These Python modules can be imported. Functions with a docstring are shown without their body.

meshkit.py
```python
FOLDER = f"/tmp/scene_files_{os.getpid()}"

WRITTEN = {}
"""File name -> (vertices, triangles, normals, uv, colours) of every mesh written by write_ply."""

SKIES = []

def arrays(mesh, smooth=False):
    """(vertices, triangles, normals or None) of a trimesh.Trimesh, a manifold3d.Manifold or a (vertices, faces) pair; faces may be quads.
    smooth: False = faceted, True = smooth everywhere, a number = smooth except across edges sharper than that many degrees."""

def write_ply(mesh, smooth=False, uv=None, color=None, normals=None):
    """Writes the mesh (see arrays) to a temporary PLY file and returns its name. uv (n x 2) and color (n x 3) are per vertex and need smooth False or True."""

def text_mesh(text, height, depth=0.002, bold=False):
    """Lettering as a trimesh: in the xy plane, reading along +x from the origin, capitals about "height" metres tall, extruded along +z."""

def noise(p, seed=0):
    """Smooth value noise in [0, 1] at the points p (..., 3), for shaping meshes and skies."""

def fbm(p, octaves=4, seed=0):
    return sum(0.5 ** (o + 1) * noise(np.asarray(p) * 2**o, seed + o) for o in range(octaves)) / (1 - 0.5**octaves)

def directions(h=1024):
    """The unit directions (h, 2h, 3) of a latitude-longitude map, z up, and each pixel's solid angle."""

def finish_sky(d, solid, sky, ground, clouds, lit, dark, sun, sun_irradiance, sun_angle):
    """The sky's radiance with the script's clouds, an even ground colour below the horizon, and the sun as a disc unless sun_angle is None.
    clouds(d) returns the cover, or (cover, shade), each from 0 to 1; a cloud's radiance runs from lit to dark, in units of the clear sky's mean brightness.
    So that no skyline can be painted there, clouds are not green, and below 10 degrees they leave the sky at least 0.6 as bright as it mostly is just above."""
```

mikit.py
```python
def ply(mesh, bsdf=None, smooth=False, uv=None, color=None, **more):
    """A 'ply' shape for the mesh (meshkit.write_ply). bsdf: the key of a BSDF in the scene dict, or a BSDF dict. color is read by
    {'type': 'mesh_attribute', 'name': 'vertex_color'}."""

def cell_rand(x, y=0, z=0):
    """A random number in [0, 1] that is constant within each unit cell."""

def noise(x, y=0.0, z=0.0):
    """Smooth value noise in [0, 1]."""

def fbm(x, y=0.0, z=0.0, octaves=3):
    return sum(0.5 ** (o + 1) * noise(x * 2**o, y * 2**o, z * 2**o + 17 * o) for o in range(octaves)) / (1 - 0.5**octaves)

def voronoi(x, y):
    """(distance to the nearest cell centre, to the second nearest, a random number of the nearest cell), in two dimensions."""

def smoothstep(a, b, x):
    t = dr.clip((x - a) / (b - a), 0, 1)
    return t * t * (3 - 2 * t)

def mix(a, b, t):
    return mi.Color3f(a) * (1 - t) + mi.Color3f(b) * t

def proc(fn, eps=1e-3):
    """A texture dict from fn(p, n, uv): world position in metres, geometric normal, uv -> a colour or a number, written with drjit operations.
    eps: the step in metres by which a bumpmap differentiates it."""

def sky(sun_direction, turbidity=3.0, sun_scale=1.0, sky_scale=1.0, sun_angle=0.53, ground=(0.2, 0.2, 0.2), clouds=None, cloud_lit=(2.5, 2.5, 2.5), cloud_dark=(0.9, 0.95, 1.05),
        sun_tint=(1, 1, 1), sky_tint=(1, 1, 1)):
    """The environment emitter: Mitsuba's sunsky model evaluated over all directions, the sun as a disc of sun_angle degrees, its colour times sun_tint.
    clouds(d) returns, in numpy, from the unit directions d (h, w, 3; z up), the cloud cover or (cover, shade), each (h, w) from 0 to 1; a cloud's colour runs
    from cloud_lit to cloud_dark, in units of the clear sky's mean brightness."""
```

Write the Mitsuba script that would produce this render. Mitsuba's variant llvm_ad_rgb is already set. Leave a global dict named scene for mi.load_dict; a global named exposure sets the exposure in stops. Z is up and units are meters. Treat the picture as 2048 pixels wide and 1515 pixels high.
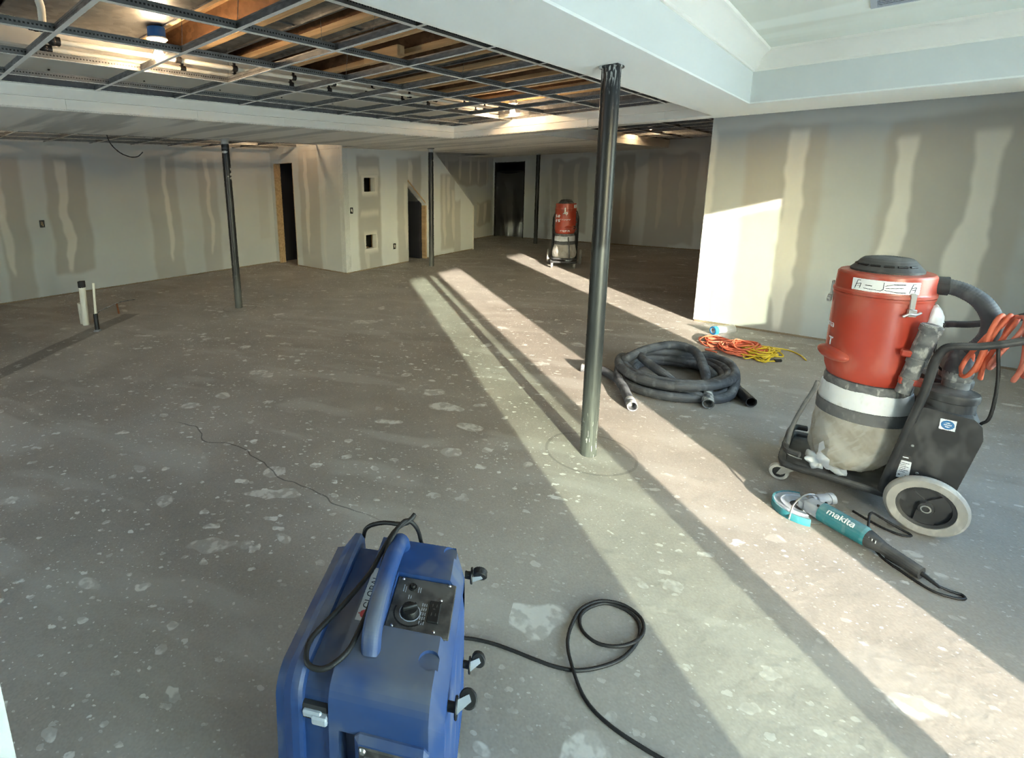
import math, random
import numpy as np, trimesh, shapely
from shapely.geometry import Polygon, box as sbox
import drjit as dr
import mitsuba as mi
import mikit, meshkit
from mikit import noise, fbm, voronoi, smoothstep, mix, cell_rand

random.seed(7)
rng = np.random.default_rng(7)
T = mi.ScalarTransform4f
scene, labels = {}, {}

# ---------------------------------------------------------------- camera, sky, sun, exposure
CAM = np.array([0.0, 0.0, 1.66])
FW = np.array([-0.67805799, 0.70729064, -0.19994325])
UP = np.array([-0.12245382, 0.15952097, 0.97957038])
F_PX = 997.7
scene['camera'] = {
    'type': 'perspective', 'fov_axis': 'x', 'fov': math.degrees(2 * math.atan(1024 / F_PX)),
    'principal_point_offset_x': (1024 - 788.6) / 2048,
    'principal_point_offset_y': (757.5 - 563.1) / 1515,
    'near_clip': 0.02, 'far_clip': 200.0,
    'to_world': T().look_at(origin=CAM.tolist(), target=(CAM + FW).tolist(), up=UP.tolist())}
SUN = np.array([0.761, -0.648, 0.2189])
scene['sky'] = mikit.sky(SUN.tolist(), turbidity=2.6, sun_scale=0.132, sky_scale=0.76, ground=(0.84, 0.76, 0.68), sun_tint=(0.64, 0.89, 1.74))
exposure = 7.72

# ---------------------------------------------------------------- helpers
def lin(c):
    c = np.asarray(c, float) / 255.0
    return np.where(c <= 0.04045, c / 12.92, ((c + 0.055) / 1.055) ** 2.4)

def rgb(c):
    return {'type': 'rgb', 'value': [float(x) for x in lin(c)]}

def mat(name, c, rough=0.6, metallic=0.0, spec=0.5, two=True, bump=None, **kw):
    b = {'type': 'principled', 'base_color': rgb(c) if not isinstance(c, dict) else c, 'roughness': rough, 'metallic': metallic, 'specular': spec, **kw}
    if bump is not None:
        b = {'type': 'bumpmap', 'arbitrary': bump[0], 'scale': bump[1], 'bsdf': b}
    scene[name] = {'type': 'twosided', 'bsdf': b} if two else b
    return name

def L3(c):
    return mi.Color3f(*[float(x) for x in lin(c)])

def put(key, mesh, bsdf, smooth=False, label=None, cat=None, group=None, kind=None, uv=None, **more):
    k, n = key, 0
    while k in scene:
        n += 1
        k = f'{key}_{n:03d}'
    scene[k] = mikit.ply(mesh, bsdf, smooth, uv=uv, **more)
    tag(k, label, cat, group, kind)
    return k

def tag(k, label=None, cat=None, group=None, kind=None):
    d = {a: b for a, b in (('label', label), ('category', cat), ('group', group), ('kind', kind)) if b}
    if d:
        labels.setdefault(k, {}).update(d)
    return k

used = {}
def thing(name, label, cat, group=None):
    n = used.get(name, -1) + 1
    used[name] = n
    k = name if n == 0 else f'{name}_{n:03d}'
    tag(k, label, cat, group)
    return k

def cat_(*ms):
    return trimesh.util.concatenate([m for m in ms if m is not None])

def bx(x0, x1, y0, y1, z0, z1, bev=0.0):
    x0, x1 = min(x0, x1), max(x0, x1); y0, y1 = min(y0, y1), max(y0, y1); z0, z1 = min(z0, z1), max(z0, z1)
    if bev <= 0:
        m = trimesh.creation.box((x1 - x0, y1 - y0, z1 - z0))
        m.apply_translation(((x0 + x1) / 2, (y0 + y1) / 2, (z0 + z1) / 2))
        return m
    b = min(bev, (x1 - x0) / 2.01, (y1 - y0) / 2.01, (z1 - z0) / 2.01)
    pts = []
    for sx in (0, 1):
        for sy in (0, 1):
            for sz in (0, 1):
                p = np.array([x1 if sx else x0, y1 if sy else y0, z1 if sz else z0])
                s = np.array([-1 if sx else 1, -1 if sy else 1, -1 if sz else 1]) * b
                for a in range(3):
                    q = p + s
                    q[a] = p[a]
                    pts.append(q)
    return trimesh.convex.convex_hull(np.array(pts))

def hull(pts):
    return trimesh.convex.convex_hull(np.asarray(pts, float))

def spline(pts, n=12, closed=False):
    """Catmull-Rom through the points."""
    p = np.asarray(pts, float)
    if closed:
        p = np.vstack([p[-1], p, p[0], p[1]])
    else:
        p = np.vstack([2 * p[0] - p[1], p, 2 * p[-1] - p[-2]])
    out = []
    for i in range(1, len(p) - 2):
        t = np.linspace(0, 1, n, endpoint=False)[:, None]
        a, b, c, d = p[i - 1], p[i], p[i + 1], p[i + 2]
        out.append(0.5 * (2 * b + (c - a) * t + (2 * a - 5 * b + 4 * c - d) * t ** 2 + (3 * b - a - 3 * c + d) * t ** 3))
    if not closed:
        out.append(p[-2][None])
    return np.vstack(out)

def sweep(path, radius, sides=10, caps=True, closed=False, squash=None):
    p = np.asarray(path, float)
    n = len(p)
    r = np.broadcast_to(np.asarray(radius, float), (n,))
    t = np.gradient(p, axis=0)
    if closed:
        t = np.roll(p, -1, 0) - np.roll(p, 1, 0)
    t /= np.linalg.norm(t, axis=1, keepdims=True) + 1e-12
    a = np.cross(t[0], [0, 0, 1.0] if abs(t[0][2]) < 0.9 else [1.0, 0, 0]); a /= np.linalg.norm(a)
    A = []
    for i in range(n):
        a = a - t[i] * (a @ t[i]); a /= np.linalg.norm(a) + 1e-12
        A.append(a)
    A = np.array(A); B = np.cross(t, A)
    ang = np.arange(sides) * 2 * np.pi / sides
    v = p[:, None] + r[:, None, None] * (np.cos(ang)[None, :, None] * A[:, None] + np.sin(ang)[None, :, None] * B[:, None])
    v = v.reshape(-1, 3)
    f = []
    m = n if closed else n - 1
    i, j = np.meshgrid(np.arange(m), np.arange(sides), indexing='ij')
    i2, j2 = (i + 1) % n, (j + 1) % sides
    q = np.stack([i * sides + j, i2 * sides + j, i2 * sides + j2, i * sides + j2], -1).reshape(-1, 4)
    f = np.vstack([q[:, [0, 2, 1]], q[:, [0, 3, 2]]])
    if caps and not closed:
        v = np.vstack([v, p[0], p[-1]])
        k = np.arange(sides); k2 = (k + 1) % sides
        f = np.vstack([f, np.stack([np.full(sides, n * sides), k, k2], 1)[:, ::-1], np.stack([np.full(sides, n * sides + 1), (n - 1) * sides + k, (n - 1) * sides + k2], 1)])
    return trimesh.Trimesh(v, f, process=False)

def cyl(p0, p1, r, sides=20, r1=None):
    return sweep([p0, p1], [r, r if r1 is None else r1], sides)

def lathe(profile, sides=40, center=(0, 0, 0), axis='z', squash=(1, 1)):
    pr = np.asarray(profile, float)
    ang = np.arange(sides) * 2 * np.pi / sides
    v = np.stack([pr[:, None, 0] * np.cos(ang) * squash[0], pr[:, None, 0] * np.sin(ang) * squash[1], np.broadcast_to(pr[:, None, 1], (len(pr), sides))], -1).reshape(-1, 3)
    i, j = np.meshgrid(np.arange(len(pr) - 1), np.arange(sides), indexing='ij')
    j2 = (j + 1) % sides
    q = np.stack([i * sides + j, i * sides + j2, (i + 1) * sides + j2, (i + 1) * sides + j], -1).reshape(-1, 4)
    m = trimesh.Trimesh(v, np.vstack([q[:, [0, 1, 2]], q[:, [0, 2, 3]]]), process=False)
    if axis == 'x':
        m.apply_transform(trimesh.transformations.rotation_matrix(math.pi / 2, [0, 1, 0]))
    elif axis == 'y':
        m.apply_transform(trimesh.transformations.rotation_matrix(-math.pi / 2, [1, 0, 0]))
    m.apply_translation(center)
    return m

def frame(mesh, o, ex, ey, ez=(0, 0, 1)):
    """Local coordinates to world: o + x*ex + y*ey + z*ez."""
    m = mesh.copy()
    m.vertices = np.asarray(o) + m.vertices @ np.array([ex, ey, ez], float)
    return m

def extr(poly, h):
    return trimesh.util.concatenate([trimesh.creation.extrude_polygon(g, h, engine='earcut') for g in getattr(poly, 'geoms', [poly])])

def wall_mesh(poly, axis, pos, thick, off):
    """poly in (s, z); the face the room sees at x or y = pos, the thickness going by thick; uv = (s + off, z)."""
    m = extr(poly, 1.0)
    s, z, t = m.vertices[:, 0].copy(), m.vertices[:, 1].copy(), m.vertices[:, 2].copy()
    d = pos + t * thick
    m.vertices = np.stack([d, s, z], 1) if axis == 'x' else np.stack([s, d, z], 1)
    if np.linalg.det(np.array([[0, 1, 0], [0, 0, 1], [thick, 0, 0]]) if axis == 'x' else np.array([[1, 0, 0], [0, 0, 1], [0, thick, 0]])) < 0:
        m.invert()
    v, f = m.vertices[m.faces.ravel()], np.arange(len(m.faces) * 3).reshape(-1, 3)
    s = v[:, 1] if axis == 'x' else v[:, 0]
    return (v, f), np.stack([s + off, v[:, 2]], 1)

# ---------------------------------------------------------------- materials
LOC = {}
def _drywall_lists():
    # (centre s, half width, z0, z1, strength): bands of joint compound over the seams and the light streaks on them, per wall
    B, S = [], []
    def add(off, bands, streaks):
        for c, w, z0, z1, k in bands: B.append((c + off, w, z0, z1, k))
        for c, w, z0, z1, k in streaks: S.append((c + off, w, z0, z1, k))
    add(100, [(1.45, .17, -.1, 2.13, .9), (2.18, .27, .3, 2.13, 1), (3.64, .26, -.1, 2.2, .75), (4.47, .18, -.1, 2.2, .65), (0.3, .25, -.1, 2.2, .8), (5.62, .12, .5, 1.8, .3)],
        [(1.36, .045, .4, 2.0, .8), (2.13, .075, .35, 2.05, .9), (3.69, .04, .3, 2.15, .9), (4.47, .04, .35, 2.13, .9)])
    add(200, [(-7.8, .30, -.1, 2.3, .9)], [(-7.88, .05, .3, 2.25, .8), (-7.38, .05, .1, 2.0, .3)])
    add(300, [(6.47, .29, -.1, 2.12, .9), (7.42, .20, -.1, 2.1, .8), (7.75, .2, 1.0, 2.12, .8), (8.85, .26, .1, 1.75, .8), (9.2, .12, -.1, 1.2, .7)],
        [(6.47, .22, 1.75, 1.9, .9), (6.47, .20, 1.02, 1.12, .8), (6.48, .19, 1.40, 1.78, 1.1), (6.49, .19, .33, .72, 1.1), (7.61, .06, 1.5, 2.05, .9), (7.47, .05, .3, 1.6, .7), (8.72, .05, .2, 1.75, .7), (8.88, .05, .9, 1.7, .8), (9.05, .05, .3, 1.4, .8), (6.38, .06, .0, .35, .5)])
    add(400, [(-5.69, .48, .2, 2.07, .8), (-4.37, .25, -.1, 2.12, .8), (-3.55, .28, -.1, 2.1, .6), (-3.1, .28, .1, 2.1, .6), (-2.2, .3, 0, 2.1, .6)],
        [(-5.92, .06, .4, 1.95, .9), (-5.49, .06, .4, 1.95, .9), (-4.34, .05, .3, 1.95, .9), (-3.56, .05, .4, 2.0, .8), (-3.1, .06, .5, 2.0, .6), (-7.75, .05, .0, 2.4, .5), (-2.2, .05, .3, 2.0, .7)])
    add(500, [(10.2, .3, 1.2, 2.4, .9), (11.2, 1.0, 1.45, 2.4, .9), (12.0, .35, .35, 1.0, .9)], [(10.3, .06, 1.2, 2.3, .6), (10.85, .06, 1.6, 2.3, .8), (11.32, .05, 1.5, 2.3, .8), (11.72, .06, 1.5, 2.3, .8), (12.15, .05, 1.4, 2.3, .7), (11.7, .06, .4, .95, .7), (12.05, .06, .4, .95, .7)])
    add(600, [(-.70, .31, -.1, 2.10, 1.), (.45, .42, -.1, 2.12, 1.)], [(-.60, .085, .05, 2.05, 1.), (.16, .065, .1, 1.95, 1.), (.62, .085, .2, 1.93, .9), (-1.31, .035, 0, 2.2, .7)])
    return B, S
BANDS, STREAKS = _drywall_lists()

def drywall_fn(p, n, uv):
    s, z = uv.x, uv.y
    w = (fbm(z * 2.3 + 3.1, s * 1.1, 0.0, 3) - 0.5) * 0.22 + (noise(z * 9.0, s * 6.0) - .5) * .05
    e = (noise(s * 5.0, 7.7) - 0.5) * 0.14
    band, streak = mi.Float(0), mi.Float(0)
    for c, h, z0, z1, k in BANDS:
        a = smoothstep(h + .035, h - .035, dr.abs(s + w * .3 - c)) * smoothstep(z0 - .04, z0 + .05, z + e) * smoothstep(z1 + .05, z1 - .04, z + e)
        band = dr.maximum(band, a * k)
    for c, h, z0, z1, k in STREAKS:
        t = dr.clip((z - z0) / max(z1 - z0, 1e-3), 0, 1)
        ww = h * (0.55 + 0.7 * fbm(z * 3.1, c, 2.0, 2)) * (smoothstep(0, .22, t) * .6 + .4 if h < .1 else 1.0)
        a = smoothstep(ww + .025, ww - .02, dr.abs(s + w * .42 - c)) * smoothstep(z0 - .05, z0 + .06, z + e * .5) * smoothstep(z1 + .05, z1 - .05, z + e * .5)
        streak = dr.maximum(streak, a * k)
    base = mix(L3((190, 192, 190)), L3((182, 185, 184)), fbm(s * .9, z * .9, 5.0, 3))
    base = base * dr.select(s > 590.0, .80, dr.select((s > 300.0) & (s < 400.0), 1.26, 1.0))  # light balanced in the colour: right wall darkened, stair wall lightened
    mud = mix(L3((158, 154, 147)), L3((170, 166, 158)), fbm(s * 3.0, z * 1.6, 1.0, 3))
    lite = L3((212, 208, 200))
    top = smoothstep(2.06, 2.14, z + e * .4) * 0.35
    c = mix(base, mud, band * .85)
    c = mix(c, lite, dr.maximum(streak * .75, top))
    return c

def floor_fn(p, n, uv):
    x, y = p.x, p.y
    w1, w2 = fbm(x * 1.7, y * 1.7, 0.0, 3) - .5, fbm(x * 1.7, y * 1.7, 9.0, 3) - .5
    big = fbm(x * .45 + 3, y * .45, 2.0, 4)
    mid = fbm(x * 3.5, y * 3.5, 4.0, 4)
    fine = noise(x * 170, y * 170, 1.0)
    c = mix(L3((137, 129, 121)), L3((151, 145, 138)), smoothstep(.3, .7, big))
    c = c * (0.86 + 0.28 * mid) * (0.93 + 0.14 * fine)
    # wiped, dusty strokes
    dust = smoothstep(.52, .75, fbm(x * 1.3 + y * .8 + w1, (y - x * .4) * 5.0 + w2, 6.0, 4))
    c = mix(c, L3((172, 168, 162)), dust * .35)
    # splashes of compound: large blots, flecks and specks
    def blots(scale, seed, r0, r1, keep, wob):
        a = 0.6
        u = (x * math.cos(a) + y * math.sin(a)) * scale + seed
        v = (-x * math.sin(a) + y * math.cos(a)) * scale * 1.5 + seed * 1.7
        d1, d2, r = voronoi(u + w1 * 1.2, v + w2 * 1.2)
        d = d1 + (fbm(x * scale * 5, y * scale * 5, seed, 2) - .5) * wob
        rad = r0 + (r1 - r0) * dr.square(cell_rand(r * 9999.0, seed))
        return smoothstep(rad + .02, rad - .02, d) * dr.select(cell_rand(r * 7777.0, seed + 3) < keep, 1.0, 0.0)
    patch = smoothstep(.35, .6, fbm(x * .8 + 11, y * .8, 3.0, 2))
    b = blots(2.3, 3.3, .03, .22, .32, .34) * .75
    b = dr.maximum(b, blots(6.0, 8.1, .03, .24, .30, .42) * (.4 + .6 * patch))
    b = dr.maximum(b, blots(17.0, 5.7, .04, .28, .30, .5) * (.4 + .6 * patch))
    b = dr.maximum(b, blots(43.0, 1.9, .05, .24, .22, .4) * (.5 + .5 * patch))
    tex = .35 + .65 * smoothstep(.38, .62, fbm(x * 34, y * 34, 2.0, 3))
    c = mix(c, L3((214, 211, 205)), b * tex * .75)
    # crack across the slab and trench patch by the plumbing stubs
    cx = y - (1.31 + (x + 3.29) * .125 + (fbm(x * 4, 3.0, 0.0, 3) - .5) * .14)
    crack = smoothstep(.006, .002, dr.abs(cx)) * smoothstep(-3.5, -3.3, x) * smoothstep(-1.4, -1.9, x)
    c = c * (1 - .55 * crack)
    tx, ty = x + 6.4, y - 1.55
    along, across = tx * .64 + ty * -.77, tx * .77 + ty * .64
    tr = smoothstep(.13, .09, dr.abs(across + w1 * .05)) * smoothstep(-.9, -.8, along) * smoothstep(2.6, 2.5, along)
    c = c * (1 - .38 * tr)
    for px, py, pr in ((-1.08, 2.80, .24), (-6.11, 3.30, .2), (-6.1, 7.42, .2), (-6.1, 11.56, .2)):
        rr = dr.sqrt(dr.square(x - px) + dr.square(y - py)) + w1 * .1
        c = c * (1 - .22 * smoothstep(.012, .004, dr.abs(rr - pr)))
    return c

def floor_h(p, n, uv):
    return fbm(p.x * 14, p.y * 14, 3.0, 4) * .8 + noise(p.x * 120, p.y * 120) * .10

def dusty(base, dust, amount, sc=9.0):
    def fn(p, n, uv):
        up = smoothstep(.25, .95, n.z)
        k = fbm(p.x * sc, p.y * sc, p.z * sc, 4)
        s = smoothstep(.56, .74, fbm(p.x * sc * 2.1 + 5, p.y * sc * 2.1, p.z * sc * .8, 3))
        return mix(L3(base), L3(dust), dr.clip(amount * (.25 + .9 * up) * smoothstep(.2, .75, k) + amount * .5 * s, 0, 1))
    return mikit.proc(fn)

def wood_fn(a, b):
    def fn(p, n, uv):
        q = fbm(p.x * 2.0 + p.z * 40, p.y * 40, p.z * 3.0, 3)
        return mix(L3(a), L3(b), smoothstep(.25, .75, q))
    return mikit.proc(fn)

def osb_fn(p, n, uv):
    d1, d2, r = voronoi(p.x * 18 + p.z * 6, p.z * 26 + p.y * 26)
    return mix(L3((100, 72, 50)), L3((140, 104, 74)), r * .5 + .5 * fbm(p.x * 30, p.y * 30, p.z * 30, 3))

def post_fn(p, n, uv):
    a = dr.atan2(p.y - 2.8, p.x + 1.08) * 6
    chips = smoothstep(.70, .74, fbm(a + p.x * 3, p.z * 18, p.y * 9, 3)) * smoothstep(.4, .75, noise(p.z * 2.1 + p.x, 4.0))
    top = smoothstep(2.10, 2.2, p.z + (noise(a * 2, p.z * 25) - .5) * .12) * smoothstep(.45, .6, noise(a * 1.5 + 3, p.z * 30))
    low = smoothstep(.75, .05, p.z) * (.12 + .40 * fbm(a, p.z * 6, 1.0, 3))
    c = mix(L3((26, 28, 30)), L3((120, 122, 116)), low)
    return mix(c, L3((196, 196, 192)), dr.maximum(chips, top * .8))

def tee_fn(p, n, uv):
    h = (p.z - 2.384) / .038
    u = dr.select(dr.abs(n.y) > dr.abs(n.x), p.x, p.y) / .017
    f = dr.abs(u - dr.floor(u) - .5)
    hole = smoothstep(.30, .22, f) * smoothstep(.13, .09, dr.abs(h - .55)) * .85 * smoothstep(.5, .6, dr.select(dr.abs(n.x) > .5, 1.0, noise(p.x * 1.4, p.y * 3.)))
    g = fbm(p.x * 30, p.y * 30, p.z * 60, 2)
    return mix(mix(L3((96, 97, 96)), L3((136, 137, 136)), g), L3((28, 28, 27)), hole)

def metal_fn(p, n, uv):
    d1, d2, r = voronoi(p.x * 22 + p.z * 9, p.y * 22)
    return mix(L3((88, 90, 93)), L3((128, 130, 132)), .5 * r + .5 * fbm(p.x * 5, p.y * 5, p.z * 5, 3))

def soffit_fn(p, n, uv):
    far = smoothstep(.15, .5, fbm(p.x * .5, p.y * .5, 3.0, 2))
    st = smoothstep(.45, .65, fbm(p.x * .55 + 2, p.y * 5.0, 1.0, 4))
    return mix(mix(L3((236, 237, 232)), L3((196, 192, 184)), smoothstep(-1.3, -3.0, p.x)), L3((158, 156, 150)), st * far * .8 * smoothstep(-1.5, -2.2, p.x))  # beam side lightened in the colour in place of bounced light

def tray_fn(p, n, uv):
    st = smoothstep(.42, .62, fbm(p.x * .8 + 4, p.y * 3.0, 7.0, 3))
    return mix(L3((226, 229, 220)), L3((212, 213, 201)), st * .7)

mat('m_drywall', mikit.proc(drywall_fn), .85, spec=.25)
mat('m_white', (218, 220, 216), .8, spec=.25)
mat('m_fascia', (240, 236, 226), .7, spec=.3)
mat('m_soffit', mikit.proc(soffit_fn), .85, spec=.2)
mat('m_tray', mikit.proc(tray_fn), .85, spec=.2)
mat('m_concrete', mikit.proc(floor_fn), .62, spec=.35, bump=(mikit.proc(floor_h, 2e-3), .004))
mat('m_post', mikit.proc(post_fn), .38, spec=.5)
mat('m_tee', mikit.proc(tee_fn), .45, metallic=.55)
mat('m_tee_white', (214, 213, 208), .5)
mat('m_metal', mikit.proc(metal_fn), .38, metallic=.9)
mat('m_wood', wood_fn((190, 162, 124), (166, 134, 96)), .7)
mat('m_osb', mikit.proc(osb_fn), .8)
mat('m_duct_flat', (196, 192, 182), .6, metallic=.15)
mat('m_pvc', (226, 222, 208), .4)
mat('m_black', (22, 22, 23), .5)
mat('m_dark', (40, 40, 42), .7)
mat('m_blue_box', (38, 92, 150), .5)
mat('m_porcelain', (232, 226, 212), .3)
GLASS = (0.75, 0.84, 0.80)
scene['m_glass'] = {'type': 'thindielectric', 'int_ior': 1.5, 'ext_ior': 1.0, 'specular_transmittance': {'type': 'rgb', 'value': list(GLASS)}}
scene['m_film'] = {'type': 'thindielectric', 'int_ior': 1.45, 'ext_ior': 1.0}

mat('m_red', dusty((160, 52, 36), (182, 134, 118), .40, 7.0), .34, spec=.5, clearcoat=.5, clearcoat_gloss=.8)
mat('m_plastic', dusty((36, 37, 40), (122, 122, 122), .42, 8.0), .5)
mat('m_hose', dusty((54, 57, 63), (128, 130, 132), .38, 12.0), .62)
mat('m_cuff', dusty((78, 81, 86), (190, 190, 186), .75, 30.0), .6)
mat('m_blue', dusty((28, 62, 116), (100, 104, 114), .74, 7.0), .5)
mat('m_teal', dusty((24, 110, 122), (150, 170, 170), .35, 24.0), .45)
mat('m_steel', (196, 196, 194), .35, metallic=.85)
mat('m_chrome', (222, 222, 220), .2, metallic=1.0)
mat('m_tire', dusty((150, 148, 144), (196, 192, 186), .6, 20.0), .75)
mat('m_rubber', (24, 24, 26), .55)
mat('m_strap', dusty((84, 86, 90), (150, 150, 148), .5, 25.0), .7)
mat('m_paper', (222, 226, 232), .6)
mat('m_cloth', dusty((216, 220, 226), (168, 168, 166), .6, 16.0), .7)
mat('m_print', (52, 58, 72), .6)
mat('m_sticker_blue', (58, 116, 168), .5)
mat('m_panel', dusty((52, 50, 50), (104, 100, 96), .5, 26.0), .5)
mat('m_silver', (176, 182, 192), .4, metallic=.2)
mat('m_logo_red', (168, 66, 74), .5)
mat('m_orange', (206, 104, 74), .55)
mat('m_orange_dull', (192, 112, 94), .6)
mat('m_yellow', (216, 186, 52), .5)
mat('m_tape', (44, 132, 190), .5)
mat('m_copper', (150, 96, 66), .4, metallic=.7)
mat('m_plate', (128, 112, 92), .8)
mat('m_mud', (216, 212, 204), .8)
mat('m_room_shade', (34, 36, 46), .8)  # shade of the unlit rooms, put into their wall colour
def bag_fn(p, n, uv):
    k = fbm(p.x * 16 + p.z * 6, p.y * 16, p.z * 9, 4)
    st = smoothstep(.5, .62, fbm(p.x * 40 - p.z * 30, p.y * 40, p.z * 14, 3))
    return mix(mix(L3((232, 229, 222)), L3((200, 194, 183)), smoothstep(.35, .7, k)), L3((242, 242, 240)), st * .35)
scene['m_bag'] = {'type': 'principledthin', 'base_color': mikit.proc(bag_fn), 'roughness': .35, 'diff_trans': 1.1, 'spec_trans': .0, 'spec_tint': 0.0}
scene['m_haze_film'] = {'type': 'blendbsdf', 'weight': .10, 'bsdf_0': {'type': 'thindielectric'}, 'bsdf_1': {'type': 'principledthin', 'base_color': rgb((196, 200, 206)), 'roughness': .4, 'diff_trans': 1.0}}

# ---------------------------------------------------------------- setting
H_SOF, H_GRID, H_TOP = 2.219, 2.384, 2.86
XW, YB, YR, XL = 1.54, 12.45, -3.0, -9.05
put('floor', bx(XL - .2, XW + .15, YR - .15, 14.6, -.15, 0), 'm_concrete', kind='structure')
def wall(key, poly, axis, pos, thick, off, m='m_drywall'):
    (v, f), uv = wall_mesh(poly, axis, pos, thick, off)
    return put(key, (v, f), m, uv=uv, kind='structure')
G = .022   # gap under the boards
wall('wall_left', sbox(YR - .12, G, 5.97, H_TOP), 'x', XL, -.12, 100)
wall('wall_entry', sbox(XL, G, -6.8, H_TOP).difference(sbox(-8.91, 0, -8.29, 2.03)), 'y', 5.85, .12, 200)
stair = Polygon([(5.85, G), (9.82, G), (9.82, 1.03), (8.38, 2.225), (8.38, 2.32), (5.85, 2.32)])
stair = stair.difference(Polygon([(7.54, -.1), (8.08, -.1), (8.08, 1.15), (7.54, 1.625)]))
for c in ((6.345, 6.625, 1.455, 1.71), (6.352, 6.63, .40, .66)):
    stair = stair.difference(sbox(c[0], c[2], c[1], c[3]))
wall('wall_stair', stair, 'x', -6.8, -.12, 300)
wall('wall_back', sbox(XL, G, XW, H_TOP).difference(sbox(-7.87, 0, -6.97, 2.07)), 'y', YB, .12, 400)
wall('wall_stairwell', sbox(5.97, G, YB, H_TOP), 'x', -7.95, -.12, 500)
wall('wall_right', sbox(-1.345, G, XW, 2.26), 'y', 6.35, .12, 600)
wall('wall_near', sbox(-.75, 0, .027, 2.23), 'x', -.9, -.12, 700, 'm_white')
wall('wall_rear', sbox(XL, 0, XW, H_TOP).difference(sbox(-4.4, .6, -2.4, 2.1)), 'y', YR, -.12, 800, 'm_white')
for q, (a, b, z0) in enumerate(((-4.4, -2.4, .6),)):  # added rear window, out of view, to bring in fill skylight
    k = f'window_{q + 2}'
    mid = (a + b) / 2
    put(k, cat_(bx(a, a + .06, YR - .12, YR + .01, z0, 2.1), bx(b - .06, b, YR - .12, YR + .01, z0, 2.1), bx(a, b, YR - .12, YR + .01, z0, z0 + .06), bx(a, b, YR - .12, YR + .01, 2.04, 2.1), bx(mid - .03, mid + .03, YR - .1, YR - .02, z0, 2.1)), 'm_white', kind='structure')
    for c, d in ((a + .06, mid - .03), (mid + .03, b - .06)):
        put(k + '__pane', bx(c, d, YR - .06, YR - .058, z0 + .06, 2.04), 'm_film')
put('wall_sun_block', bx(XW, XW + .2, -13.0, YR - .13, -.1, 5.2), 'm_white', kind='structure')  # added outside wall, unseen, keeping direct sun off the rear window
DOOR = (.045, .70, .83, 1.50)
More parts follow.
